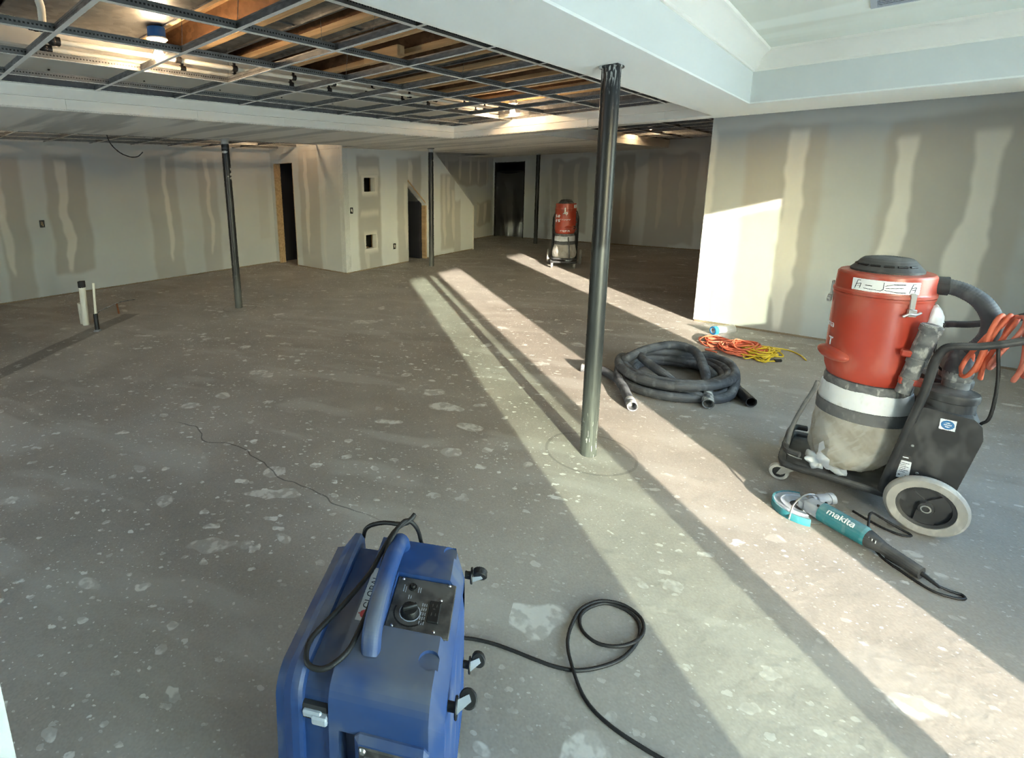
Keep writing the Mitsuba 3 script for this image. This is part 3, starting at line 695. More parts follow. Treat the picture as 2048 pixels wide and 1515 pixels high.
        for x, z in ((.183, .388), (.215, .258), (.168, .47)):
            put(h + '__bolt', tmesh(M, frame(lathe([(0, .004), (.005, .003), (.007, 0)], 14), (x, Y, z), (1, 0, 0), (0, 0, 1), (0, -1, 0))), 'm_chrome', 40)
    # hose from the lid over to the towers
    hp = spline([(.165, .0, 1.115), (.20, .0, 1.118), (.26, -.01, 1.105), (.322, -.02, 1.062), (.362, -.025, .99), (.365, -.025, .91), (.335, -.02, .84), (.300, -.01, .79)], 14)
    s_ = np.arange(len(hp))
    P('lid_hose', sweep(np.repeat(hp, 1, 0), .0345 + .0018 * (s_ % 2), 20), 'm_hose', 50)
    P('lid_hose', lathe([(.03, -.02), (.042, -.02), (.044, .03), (.038, .032)], 28, axis='x', center=(.185, 0, 1.117)), 'm_plastic', 40)
    P('manifold', cat_(hull(np.vstack([lathe([(.048, .80), (.04, .83)], 20, (.302, 0, 0)).vertices, lathe([(.05, .735), (.05, .745)], 20, (.290, -.083, 0)).vertices, lathe([(.05, .735), (.05, .745)], 20, (.290, .083, 0)).vertices]))), 'm_hose', 40)
    # accessory sleeves clipped between drum and frame
    for z0, z1, q in ((.80, .96, 0), (.70, .80, 1), (.62, .70, 2)):
        f = lambda z: np.array([.150 + .16 * (z - .80), -.175, z])
        P('sleeve', cat_(cyl(f(z0), f(z1), .036 - .004 * q, 24), cyl(f(z1 - .03), f(z1 - .004), .040 - .004 * q, 24), cyl(f(z1) - (0, 0, .0), f(z1) + (.0003, 0, .002), .030 - .004 * q, 24)), 'm_cuff', 40)
    P('bracket', bx(.10, .19, -.20, -.15, .665, .70, .006), 'm_red')
    P('bracket', bx(.09, .17, -.20, -.15, .80, .83, .006), 'm_red')
    bagp = trimesh.creation.icosphere(3, 1.0); v = bagp.vertices; v += (meshkit.fbm(v * 3, 3, 8) - .5)[:, None] * .5 * v; bagp.vertices = v * [.035, .05, .085] + [.185, -.04, .945]
    P('spare_bag', bagp, 'm_paper', True)
    P('power_cord', sweep(spline([(.222, -.05, .95), (.205, -.06, .85), (.22, -.07, .76), (.25, -.06, .72)], 8), .005, 8), 'm_black', True)
    P('power_cord', sweep(spline([(.375, -.19, .90), (.392, -.21, .75), (.392, -.215, .60), (.372, -.2, .55)], 8), .006, 8), 'm_black', True)
    # wheels and casters
    for s in (-1, 1):
        y = s * .292
        wc = (.255, y, .140)
        w = P('wheel', lathe([(.098, -.022), (.128, -.024), (.138, -.014), (.140, 0), (.138, .014), (.128, .024), (.098, .022), (.094, .0), (.098, -.022)], 56, wc, 'y'), 'm_tire', 40)
        hub = [lathe([(.098, -.018), (.100, 0), (.098, .018), (.086, .016), (.084, -.014), (.098, -.018)], 48, wc, 'y'), lathe([(0, -.03), (.026, -.03), (.03, -.02), (.03, .02), (0, .02)], 24, wc, 'y')]
        for q in range(3):
            a = q * 2.094 + .55
            e = np.array([math.cos(a), 0, math.sin(a)]); g = np.array([-math.sin(a), 0, math.cos(a)])
            hub.append(hull([np.array(wc) + e * r + g * gw * o + np.array([0, d, 0]) for r, gw in ((.02, .026), (.09, .036)) for o in (-1, 1) for d in (-.010, .010)]))
        hub.append(lathe([(0, .004), (.088, .004), (.088, .010), (0, .010)], 32, wc, 'y') if s < 0 else lathe([(0, -.010), (.088, -.010), (.088, -.004), (0, -.004)], 32, wc, 'y'))
        put(w + '__hub', tmesh(M, cat_(*hub)), 'm_plastic', 40)
        put(w + '__axle_cap', tmesh(M, lathe([(.013, -.034), (.018, -.034), (.018, -.028)] if s < 0 else [(.013, .024), (.018, .024), (.018, .018)], 24, wc, 'y')), 'm_steel', 40)
        cy = s * .195
        c = P('caster', lathe([(.028, -.014), (.042, -.015), (.045, -.008), (.045, .008), (.042, .015), (.028, .014)], 32, (-.285, cy, .046), 'y'), 'm_tire', 40)
        put(c + '__hub', tmesh(M, lathe([(0, -.017), (.028, -.016), (.031, 0), (.028, .016), (0, .017)], 28, (-.285, cy, .046), 'y')), 'm_rubber', 40)
        put(c + '__bracket', tmesh(M, cat_(*[hull([(x, cy + d + e, z) for x, z in ((-.295, .036), (-.275, .036), (-.215, .086), (-.27, .092)) for e in (-.0015, .0015)]) for d in (-.019, .019)], bx(-.285, -.205, cy - .025, cy + .025, .084, .090), cyl((-.285, cy - .022, .046), (-.285, cy + .022, .046), .005, 10))), 'm_steel', 30)
    return t

MN = np.eye(4); MN[:3, 3] = (.085, 3.43, 0)
vacuum('red and black dust extractor with a hanging clear bag, in front of the right wall', MN)
a = math.radians(113)
MF = np.eye(4); MF[:2, :2] = [[math.cos(a), -math.sin(a)], [math.sin(a), math.cos(a)]]; MF[:3, 3] = (-4.13, 8.95, 0)
vacuum('small red dust extractor far back near the back wall, facing the camera', MF, True)

# coil of orange cable hung over the handle of the near extractor
t = thing('extension_cord', 'dusty orange cable coiled over the handle of the near dust extractor', 'cord')
r2 = np.random.default_rng(3)
O = MN[:3, 3]
for q in range(11):
    x = .372 + .019 * q
    pts = []
    top = 1.035 - .004 * (q % 3)
    dep = .20 + .09 * r2.random() + (.09 if q in (0, 2) else 0)
    w = .05 + .02 * r2.random()
    for a in np.linspace(0, 2 * np.pi, 12, endpoint=False):
        pts.append(np.array([x + .012 * math.sin(2 * a + q) + .06 * (q / 11 - .4) * (1 - math.cos(a)) * .5 - .05 * (1 - math.cos(a)) * .5 * (q < 4), -.14 + w * math.sin(a) + .05 * math.sin(q), top - dep * (1 - math.cos(a)) / 2]) + O)
    put(t + '__loop', sweep(spline(pts, 5, True), .0085, 8, closed=True), 'm_orange' if q < 3 else 'm_orange_dull', True)
put(t + '__wrap', sweep(spline([np.array([.50 + .012 * k, -.15 + .045 * math.cos(k * 1.6), .90 + .045 * math.sin(k * 1.6) - .003 * k]) + O for k in range(22)], 4), .0085, 8), 'm_orange_dull', True)
put(t + '__tail', sweep(spline([np.array(p) + O for p in ((.56, -.17, .86), (.552, -.18, .80), (.54, -.185, .745), (.53, -.19, .715))], 6), .0085, 8), 'm_orange', True)
put(t + '__plug', cat_(cyl(np.array([.53, -.19, .72]) + O, np.array([.505, -.19, .675]) + O, .017, 14), cyl(np.array([.505, -.19, .675]) + O, np.array([.495, -.19, .66]) + O, .013, 14)), 'm_black', 40)

# ---------------------------------------------------------------- hoses coiled behind the post
def ribbed(path, r, every=1):
    n = len(path)
    L = np.r_[0, np.cumsum(np.linalg.norm(np.diff(path, axis=0), axis=1))]
    m = int(L[-1] / .008)
    s = np.linspace(0, L[-1], m)
    p = np.stack([np.interp(s, L, path[:, k]) for k in range(3)], 1)
    return sweep(p, r + .0016 * (np.arange(m) % 2), 16)
def cuff_at(p, q, r, b='m_hose'):
    p, q = np.array(p, float), np.array(q, float)
    d = (q - p) / np.linalg.norm(q - p)
    out = sweep([p - d * .01, p + d * .03, p + d * .032, p + d * .055, p + d * .056, q], [r + .002, r + .004, r - .002, r - .002, r + .003, r + .002], 24, caps=False)
    inn = sweep([q, q - d * .002, p + d * .03], [r + .002, r - .005, r - .006], 24, caps=False)
    cap = sweep([p + d * .03, p + d * .031], [r - .006, .0001], 24, caps=False)
    return cat_(out, inn, cap)
CEN = np.array([-1.02, 4.30])
def loop(r0, r1, z0, z1, a0, a1, n, ph=0.0, tilt=0.0):
    a = np.linspace(a0, a1, n); t = np.linspace(0, 1, n)
    r = r0 + (r1 - r0) * t
    wob = 1 + .05 * np.sin(2 * a + ph)
    x = CEN[0] + r * 1.02 * wob * np.cos(a); y = CEN[1] + r * 1.06 * wob * np.sin(a)
    z = z0 + (z1 - z0) * t + tilt * np.sin(a + ph) + abs(tilt)
    return np.stack([x, y, z], 1)
t = thing('vacuum_hose', 'long grey ribbed hose in a heap of loops, its black end pointing right', 'hose')
pa = np.vstack([[(-1.62, 4.06, .037), (-1.50, 4.10, .037)], loop(.40, .37, .037, .037, math.radians(228), math.radians(228 + 330), 12), loop(.34, .31, .075, .09, math.radians(205), math.radians(205 + 320), 12, .7, .012),
                loop(.37, .40, .12, .11, math.radians(185), math.radians(185 + 245), 10, .3, .02), loop(.30, .24, .06, .05, math.radians(75), math.radians(75 + 300), 10, .3, .01), loop(.27, .33, .07, .10, math.radians(20), math.radians(20 + 340), 10, .5, .01), [(-.66, 4.50, .09), (-.62, 4.42, .06), (-.57, 4.32, .042)]])
put(t + '__tube', ribbed(spline(pa, 10), .034), 'm_hose', 50)
put(t + '__cuff', cuff_at((-.575, 4.335, .042), (-.465, 4.165, .040), .035), 'm_black', 40)
put(t + '__cuff', cuff_at((-1.60, 4.06, .037), (-1.66, 4.045, .037), .033), 'm_cuff', 40)
t = thing('vacuum_hose', 'grey ribbed hose arching over the heap, one end in the sunlight', 'hose')
pb = np.vstack([[(-1.12, 3.63, .036), (-1.22, 3.80, .050), (-1.33, 3.98, .060)], loop(.38, .33, .085, .12, math.radians(205), math.radians(-190), 14, 1.2, .015)[1:],
                [(-1.335, 4.15, .165), (-1.25, 4.38, .205), (-1.10, 4.58, .225), (-.93, 4.55, .215), (-.81, 4.34, .155), (-.74, 4.14, .085), (-.71, 4.03, .055)]])
put(t + '__tube', ribbed(spline(pb, 10), .034), 'm_hose', 50)
put(t + '__cuff', cuff_at((-1.12, 3.635, .036), (-1.075, 3.555, .036), .035), 'm_cuff', 40)
put(t + '__cuff', cuff_at((-.715, 4.045, .058), (-.685, 3.93, .042), .036), 'm_cuff', 40)
t = thing('vacuum_hose', 'grey hose lying diagonally across the loops of the heap', 'hose')
pc = np.vstack([[(-1.30, 4.40, .16), (-1.28, 4.30, .175), (-1.18, 4.18, .165), (-1.02, 4.07, .135), (-.88, 4.02, .08), (-.74, 4.02, .045), (-.64, 4.10, .04), (-.60, 4.25, .05), (-.62, 4.42, .14), (-.72, 4.62, .155), (-.92, 4.66, .15), (-1.1, 4.6, .15), (-1.24, 4.50, .155)]])
put(t + '__tube', ribbed(spline(pc, 10, True), .034), 'm_hose', 50)

# ---------------------------------------------------------------- cords and tape roll by the right wall
def tangle(seed, c, rx, ry, n, zmax, zmin=.008):
    r = np.random.default_rng(seed)
    pts, a = [], 0
    for i in range(n):
        a += r.uniform(1.3, 2.6)
        q = r.uniform(.45, 1.0)
        pts.append((c[0] + rx * q * math.cos(a) + .02 * r.normal(), c[1] + ry * q * math.sin(a) + .02 * r.normal(), zmin + zmax * max(0, 1 - q * q * .85) * r.uniform(.15, 1)))
    return np.array(pts)
t = thing('extension_cord', 'tangled orange extension cord on the floor by the right wall', 'cord')
put(t + '__cable', sweep(spline(np.vstack([tangle(11, (-.74, 5.52), .22, .26, 60, .09), tangle(5, (-.93, 5.62), .20, .22, 26, .05), [(-1.0, 5.33, .008), (-.9, 5.3, .008)]]), 7), .0065, 7), 'm_orange', True)
t = thing('extension_cord', 'yellow extension cord heaped beside the orange one, its tail reaching right', 'cord')
put(t + '__cable', sweep(spline(np.vstack([[(-.27, 5.56, .007), (-.33, 5.70, .007), (-.45, 5.78, .010)], tangle(23, (-.60, 5.50), .17, .26, 54, .075), [(-.56, 5.30, .008), (-.47, 5.36, .007)]]), 7), .006, 7), 'm_yellow', True)
put(t + '__plug', cyl((-.47, 5.36, .012), (-.43, 5.40, .012), .012, 12), 'm_black', 40)
t = thing('tape_roll', 'roll of blue masking tape with clear film attached, lying at the wall corner', 'tape')
e = np.array([.60, .80, 0.]); o = np.array([-1.06, 5.90, .046])
put(t + '__tape', frame(lathe([(.030, 0), (.044, 0), (.044, .04), (.030, .04), (.030, 0)], 40), o, (.8, -.6, 0), (0, 0, 1), e), 'm_tape', 40)
put(t + '__core', frame(lathe([(.026, .002), (.030, .002), (.030, .14), (.026, .14), (.026, .002)], 32), o, (.8, -.6, 0), (0, 0, 1), e), 'm_paper', 40)
fm = lathe([(.032, .04), (.042, .05), (.045, .12), (.040, .2), (.046, .24), (.02, .26)], 36); v = fm.vertices; v[:, :2] *= (1 + .5 * (meshkit.fbm(v * 22, 3, 3) - .5))[:, None]
put(t + '__film', frame(fm, o, (.8, -.6, 0), (0, 0, 1), e), 'm_haze_film', True)

# ---------------------------------------------------------------- angle grinder
GO = np.array([-.035, 2.945, .055]); gx = np.array([.884, -.468, 0.]); gy = np.array([.468, .884, 0.])
gf = lambda m: frame(m, GO, gx, gy)
t = thing('angle_grinder', 'teal and black angle grinder with a metal dust shroud, lying on the floor', 'angle grinder')
bd = gf(cat_(hull(np.vstack([sweep([(.04, 0, .004), (.06, 0, .004)], .046, 18).vertices, sweep([(.205, 0, .0), (.212, 0, .0)], .044, 18).vertices])), hull(np.vstack([sweep([(.205, 0, 0), (.212, 0, 0)], .044, 18).vertices, sweep([(.228, 0, -.002), (.23, 0, -.002)], .036, 18).vertices]))))
b = put(t + '__motor_housing', bd, 'm_teal', 35)
w = text('makita', .026, .0015, True); w.apply_translation((-w.bounds[1][0] / 2, -.012, 0))
w = w.subdivide_to_size(.006); v = w.vertices.copy(); R = .0465
a = np.radians(128) - v[:, 1] / R
w.vertices = np.stack([.128 + v[:, 0], -(R + v[:, 2] - .0005) * np.cos(np.pi - a) * -1, (R + v[:, 2] - .0005) * np.sin(a) + .003], 1)
ww = w.vertices
w.vertices = np.stack([ww[:, 0], -(R + v[:, 2]) * np.sin(np.radians(38) - v[:, 1] / R), (R + v[:, 2]) * np.cos(np.radians(38) - v[:, 1] / R) + .003], 1)
put(b + '__lettering', gf(w), 'm_paper')
put(t + '__gear_head', gf(cat_(hull(np.vstack([sweep([(.042, 0, .004), (.046, 0, .004)], .043, 16).vertices, bx(-.03, .02, -.032, .032, -.03, .035, .01).vertices])), bx(-.055, -.02, -.026, .026, -.028, .022, .008))), 'm_silver', 35)
put(t + '__gear_head', gf(cat_(*[cyl((.035, s1 * .028, .036), (.035, s1 * .028, .05 - .006), .005, 8) for s1 in (-1, 1)])), 'm_black', 40)
# shroud: an open ring of plates with a brush and a hose port
sh = []
for r0, r1, z0, z1, b_ in ((.050, .114, -.026, -.020, 'm_silver'), (.114, .121, -.053, -.016, 'm_teal'), (.100, .107, -.053, -.022, 'm_silver'), (.084, .088, -.022, -.012, 'm_silver')):
    an = np.linspace(math.radians(128), math.radians(318), 40)
    pl = Polygon(np.vstack([np.stack([r1 * np.cos(an), r1 * np.sin(an)], 1), np.stack([r0 * np.cos(an[::-1]), r0 * np.sin(an[::-1])], 1)]))
    m = extr(pl, z1 - z0); m.apply_translation((-.045, 0, z0)); put(t + '__shroud', gf(m), b_, 40)
put(t + '__disc', gf(lathe([(0, -.040), (.085, -.040), (.097, -.046), (.097, -.049), (0, -.049)], 48, (-.045, 0, 0))), 'm_steel', 40)
put(t + '__flange', gf(lathe([(0, -.018), (.022, -.018), (.026, -.028), (.026, -.04), (0, -.04)], 32, (-.045, 0, 0))), 'm_chrome', 40)
put(t + '__dust_port', gf(cat_(cyl((-.05, .075, -.01), (-.02, .15, .0), .024, 24), cyl((-.02, .145, 0), (-.012, .165, .002), .027, 24))), 'm_silver', 40)
put(t + '__bail', gf(sweep(spline([(.005, .045, .0), (-.01, .03, .05), (-.025, -.02, .058), (-.03, -.09, .02), (-.02, -.128, -.045)], 8), .004, 8)), 'm_chrome', True)
put(t + '__side_handle_boss', gf(cyl((-.01, .032, .005), (-.01, .052, .005), .012, 16)), 'm_black', 40)
hd = put(t + '__handle', gf(cat_(hull(np.vstack([sweep([(.224, 0, -.002), (.228, 0, -.002)], .040, 16).vertices, sweep([(.275, 0, -.008), (.28, 0, -.008)], .027, 16).vertices])), hull(np.vstack([sweep([(.272, 0, -.008), (.276, 0, -.008)], .027, 16).vertices, sweep([(.40, .0, -.026), (.41, .0, -.026)], .026, 16).vertices])))), 'm_plastic', 40)
for q in range(6):
    put(hd + '__vent', gf(sweep(spline([(.232 + .006 * q, -.034 + .0015 * q, .0), (.232 + .006 * q, -.026, .022)], 4), .0018, 6)), 'm_paper' if q % 2 else 'm_black', True)
put(hd + '__trigger', gf(bx(.29, .36, -.009, .009, -.048, -.024, .005)), 'm_black')
put(t + '__strain_relief', gf(cyl((.41, 0, -.026), (.47, .0, -.042), .010, 12, .006)), 'm_rubber', 40)
W = lambda x, y, z=.006: np.array([x, y, z])
gp = lambda x, y, z: GO + gx * x + gy * y + np.array([0, 0, z])
put(t + '__cord', sweep(spline([gp(.46, 0, -.041), W(.412, 2.738), W(.440, 2.742), W(.446, 2.722), W(.415, 2.700), W(.353, 2.695), W(.268, 2.755), W(.205, 2.815, .008), W(.168, 2.885, .035), W(.160, 2.96, .085), W(.17, 3.03, .08), W(.21, 3.085, .04), W(.27, 3.09, .015), W(.31, 3.075, .008), W(.28, 3.05, .007), W(.215, 3.06, .007), W(.15, 3.10, .006), W(.11, 3.13, .006)], 10), .0052, 8), 'm_rubber', True)

# ---------------------------------------------------------------- blue air machine in the foreground
BO = np.array([-1.09, .94, 0.]); bu = np.array([.496, -.868, 0.]); bv = np.array([.868, .496, 0.])
bf = lambda m: frame(m, BO, bu, bv)
def prof(d=0.0, top=.55):
    t_ = top - d
    pts = [(.004 + d, .03), (-.004 + d, .46), (.004 + d, t_ - .02), (.02 + d, t_)]
    for a in np.linspace(math.pi / 2, 0, 8):
        pts.append((.452 + .06 * math.cos(a) - d * .6, t_ - .06 + .06 * math.sin(a)))
    pts += [(.525 - d * .6, .25), (.530 - d * .6, .03)]
    return Polygon(pts)
def fixv(m):
    m = trimesh.Trimesh(m.vertices, m.faces, process=True); m.merge_vertices(); m.fix_normals(); return m
def slab(d, v0, v1):
    m = extr(prof(d), v1 - v0); v = m.vertices.copy(); m.vertices = np.stack([v[:, 0], v0 + v[:, 2], v[:, 1]], 1); m.invert(); return m
def chamf(d0, v0, d1, v1):
    p0, p1 = np.array(prof(d0).exterior.coords)[:-1], np.array(prof(d1).exterior.coords)[:-1]
    return hull(np.vstack([np.stack([p0[:, 0], np.full(len(p0), v0), p0[:, 1]], 1), np.stack([p1[:, 0], np.full(len(p1), v1), p1[:, 1]], 1)]))
t = thing('air_scrubber', 'blue plastic air machine on its side with a black control panel, nearest the camera', 'air machine')
main = trimesh.boolean.union([fixv(slab(0, .092, .322)), fixv(chamf(0, .3219, .050, .352))], engine='manifold')
cuts = [bx(.150, .330, .172, .40, .536, .60)]
cuts += [trimesh.creation.cylinder(.024, .06, sections=28).apply_translation((.040, .312, .571)), trimesh.creation.cylinder(.026, .06, sections=28).apply_translation((.398, .306, .571)), bx(.470, .56, .115, .30, .0, .44)]
main = trimesh.boolean.difference([main] + cuts, engine='manifold')
bodyk = put(t + '__body', bf(main), 'm_blue', 30)
put(t + '__body', bf(cat_(slab(.028, .012, .095))), 'm_blue', 30)
put(t + '__body', bf(cat_(chamf(.0, .018, .006, .026), chamf(.0, .0181, .0, .0), chamf(.0, .0001, .03, -.028), chamf(.03, -.0279, .034, -.05))), 'm_blue', 30)
# ledge and latch at the front of the groove
put(t + '__latch', bf(cat_(bx(.497, .516, .028, .075, .455, .472, .004), bx(.50, .522, .052, .090, .446, .468, .004))), 'm_silver')
put(t + '__latch_pocket', bf(bx(.49, .507, .022, .088, .44, .48, .003)), 'm_dark')
# front cover with its screws
cv = put(t + '__front_cover', bf(bx(.49, .531, .155, .325, .05, .452, .012)), 'm_blue', 30)
put(cv + '__frame', bf(bx(.528, .534, .168, .314, .06, .435, .004)), 'm_panel')
put(cv + '__plate', bf(bx(.532, .5365, .180, .302, .06, .415, .002)), 'm_plastic')
for v_ in (.178, .305):
    put(cv + '__screw', bf(frame(lathe([(0, .005), (.006, .004), (.0085, 0)], 16), (.534, v_, .426), (0, 1, 0), (0, 0, 1), (1, 0, 0))), 'm_chrome', 40)
# control panel
pk = put(t + '__control_panel', bf(bx(.152, .326, .174, .340, .534, .5395, .002)), 'm_panel')
Z = .5396
for u_, v_ in ((.160, .190), (.158, .322), (.212, .305), (.316, .192), (.312, .300)):
    put(pk + '__screw', bf(lathe([(0, Z + .003), (.003, Z + .0025), (.0045, Z)], 12, (u_, v_, 0))), 'm_chrome', 40)
put(pk + '__button', bf(cat_(lathe([(0, Z + .010), (.006, Z + .010), (.0075, Z + .006), (.0075, Z), ], 20, (.186, .222, 0)), lathe([(.009, Z), (.0095, Z + .004), (.0115, Z + .004), (.012, Z)], 24, (.186, .222, 0)))), 'm_black', 40)
put(pk + '__knob', bf(cat_(lathe([(0, Z + .016), (.020, Z + .015), (.0225, Z + .010), (.024, Z)], 32, (.268, .230, 0)), frame(bx(-.021, .021, -.006, .006, Z + .012, Z + .024, .003), (.268, .230, 0), (.5, -.866, 0), (.866, .5, 0)))), 'm_black', 40)
put(pk + '__dial_ring', bf(lathe([(.0262, Z), (.0262, Z + .0012), (.0285, Z + .0012), (.0285, Z)], 40, (.268, .230, 0))), 'm_silver', 40)
ok = put(pk + '__outlet', bf(bx(.222, .290, .278, .308, Z, Z + .006, .002)), 'm_black')
put(ok + '__slot', bf(cat_(*[bx(u_, u_ + .009, v_, v_ + .0025, Z + .006, Z + .0066) for u_ in (.234, .262) for v_ in (.286, .297)], lathe([(0, Z + .006), (.003, Z + .0066), (0, Z + .0068)], 12, (.250, .2925, 0)))), 'm_panel')
pr = []
for i in range(3):
    for j in range(5):
        pr.append(bx(.232 + .014 * j, .242 + .014 * j, .258 + .0055 * i, .2605 + .0055 * i, Z, Z + .0004))
pr += [bx(.180, .204, .197, .199, Z, Z + .0004), bx(.184, .206, .203, .205, Z, Z + .0004), bx(.182, .200, .238, .240, Z, Z + .0004), bx(.182, .200, .244, .246, Z, Z + .0004), bx(.212, .226, .216, .218, Z, Z + .0004), bx(.214, .224, .222, .224, Z, Z + .0004)]
put(pk + '__lettering', bf(cat_(*pr)), 'm_silver')
an = np.linspace(math.radians(-70), math.radians(110), 24)
put(pk + '__dial_scale', bf(extr(Polygon(np.vstack([np.stack([.268 + .044 * np.cos(an), .230 + .044 * np.sin(-an)], 1), np.stack([.268 + .040 * np.cos(an[::-1]), .230 + .040 * np.sin(-an[::-1])], 1)])), .0004).apply_translation((0, 0, Z))), 'm_black')
# name plate with its lettering and mark
lk = put(t + '__name_plate', bf(bx(.150, .330, .098, .134, .5495, .5512, .0005)), 'm_silver')
w = text('GLOBAL', .021, .0006)
put(lk + '__lettering', bf(frame(w, (.292, .127, .5512), (-1, 0, 0), (0, -1, 0), (0, 0, 1))), 'm_print')
half = Polygon([(.0125 * math.cos(a), .0125 * math.sin(a)) for a in np.linspace(0, math.pi, 16)])
put(lk + '__emblem', bf(frame(cat_(extr(half, .0006), bx(-.0125, .0125, -.0035, -.0012, 0, .0006), bx(-.0105, .0105, -.007, -.0048, 0, .0006), bx(-.007, .007, -.0105, -.0083, 0, .0006), bx(-.002, .002, .0135, .0165, 0, .0006)), (.309, .118, .5512), (-1, 0, 0), (0, -1, 0), (0, 0, 1))), 'm_logo_red')
# thick handle along the top
hp = spline([(.040, .160, .53), (.062, .160, .575), (.10, .158, .594), (.20, .156, .600), (.31, .158, .594), (.375, .160, .578), (.405, .162, .54)], 10)
hm = sweep(hp, .0245, 20)
put(t + '__handle', bf(hm), 'm_blue', 50)
# castors on what is now its side
def castor(u, z, lab, rot):
    k = put(t + '__castor', bf(cat_(cyl((u, .352, z), (u, .372, z), .011, 14), frame(lathe([(0, -.003), (.022, -.003), (.024, 0), (.022, .003), (0, .003)], 24), (u, .372, z), (1, 0, 0), (0, 0, 1), (0, -1, 0)))), 'm_black', 40)
    c, s = math.cos(rot), math.sin(rot)
    e1, e2 = np.array([c, 0, s]), np.array([-s, 0, c])
    L = lambda a, b_, d: np.array([u, .372, z]) + e1 * a + e2 * b_ + np.array([0, d, 0])
    fk = [hull([L(a, s2 * .0125 + q, d) for a, d in ((-.014, 0), (.014, 0), (.030, .028), (.018, .034)) for q in (-.001, .001)]) for s2 in (-1, 1)]
    put(k + '__fork', bf(cat_(*fk)), 'm_silver', 30)
    ax = np.array([-s, 0, c])
    put(k + '__wheel', bf(sweep([L(.021, -.0105, .026), L(.021, -.008, .026), L(.021, .008, .026), L(.021, .0105, .026)], [.018, .0205, .0205, .018], 24)), 'm_rubber', 40)
castor(.035, .475, '', 1.2); castor(.425, .465, '', 2.4); castor(.075, .19, '', 2.0); castor(.44, .16, '', .4)
# power cord looped over its handle
t2 = thing('power_cord', 'black cord looped over the handle of the blue machine', 'cord')
lo = [(-.006, .012, .50), (-.004, .030, .555), (.000, .085, .585), (.02, .145, .605), (.03, .178, .625), (.012, .192, .640), (.03, .180, .632), (.075, .145, .624), (.13, .118, .592), (.20, .100, .575), (.30, .058, .560), (.37, .026, .556), (.425, .012, .558), (.470, .028, .552), (.470, .070, .548), (.430, .110, .558), (.37, .122, .562), (.28, .128, .564), (.19, .132, .588), (.11, .140, .618), (.04, .168, .634), (.02, .2, .60), (-.02, .21, .50)]
put(t2, bf(sweep(spline(lo, 10), .0065, 10)), 'm_rubber', True)
t2 = thing('power_cord', 'black cord lying in a loop on the floor right of the blue machine', 'cord')
fp = [(-1.02, 1.16), (-.894, 1.267), (-.81, 1.315), (-.732, 1.343), (-.66, 1.365), (-.602, 1.386), (-.539, 1.425), (-.48, 1.50), (-.440, 1.585), (-.428, 1.69), (-.455, 1.765), (-.51, 1.785), (-.575, 1.765), (-.615, 1.70), (-.622, 1.635), (-.59, 1.585), (-.53, 1.572), (-.47, 1.60), (-.430, 1.66), (-.424, 1.73), (-.452, 1.785), (-.52, 1.800), (-.592, 1.760), (-.632, 1.68), (-.633, 1.60), (-.61, 1.50), (-.556, 1.418), (-.481, 1.349), (-.39, 1.322), (-.259, 1.33), (-.12, 1.36)]
zz = [.006] * len(fp); zz[6] = .006; zz[17] = .014; zz[18] = .016; zz[25] = .012; zz[26] = .016
for i_ in range(19, 25): zz[i_] = .009
put(t2, sweep(spline([(x, y, z) for (x, y), z in zip(fp, zz)], 10), .0062, 10), 'm_rubber', True)

# ---------------------------------------------------------------- plumbing stubs at the left
def pipe_thing(name, label, cat, parts):
    t = thing(name, label, cat)
    for part, m, b in parts: put(t + '__' + part, m, b, 40)
pipe_thing('drain_pipe', 'tall white drain pipe with a dark top standing in the slab at the left', 'pipe', [('tube', cat_(cyl((-6.82, 1.64, 0), (-6.84, 1.66, .47), .036, 28)), 'm_pvc'), ('cap', cyl((-6.84, 1.66, .465), (-6.84, 1.66, .54), .040, 24), 'm_dark')])
pipe_thing('drain_pipe', 'short white drain pipe beside the taller one at the left', 'pipe', [('tube', cyl((-6.93, 1.64, 0), (-6.93, 1.64, .26), .034, 28), 'm_pvc'), ('rim', lathe([(.026, .262), (.036, .262), (.036, .25)], 24, (-6.93, 1.64, 0)), 'm_pvc')])
pipe_thing('supply_pipe', 'thin white supply pipe in a black sleeve standing in the slab', 'pipe', [('tube', cyl((-6.45, 1.66, .15), (-6.47, 1.69, .56), .014, 16), 'm_pvc'), ('sleeve', cyl((-6.42, 1.65, 0), (-6.45, 1.66, .20), .024, 18), 'm_black'), ('collar', lathe([(.03, 0), (.045, .0), (.035, .02), (.024, .02)], 20, (-6.42, 1.65, 0)), 'm_cuff')])
pipe_thing('supply_pipe', 'small copper stub behind the white pipes', 'pipe', [('tube', cyl((-7.09, 2.10, 0), (-7.09, 2.09, .13), .011, 12), 'm_copper'), ('cap', cyl((-7.09, 2.09, .125), (-7.09, 2.09, .14), .013, 12), 'm_copper')])
t = thing('cable', 'thin pale cable bent between the pipe stubs at the left', 'cable')
put(t, sweep(spline([(-6.72, 1.72, .01), (-6.74, 1.76, .14), (-6.9, 1.95, .16), (-7.09, 2.12, .15), (-7.3, 2.35, .11), (-7.34, 2.4, .10)], 8), .006, 8), 'm_cuff', True)
t = thing('cable', 'thin black cable hanging in a curve from the ceiling at the left', 'cable')
put(t, sweep(spline([(-6.31, 1.97, 2.33), (-6.305, 1.99, 2.22), (-6.30, 2.02, 2.12), (-6.29, 2.10, 2.03), (-6.28, 2.20, 1.985), (-6.27, 2.28, 1.99), (-6.27, 2.34, 2.04)], 8), .006, 8), 'm_black', True)

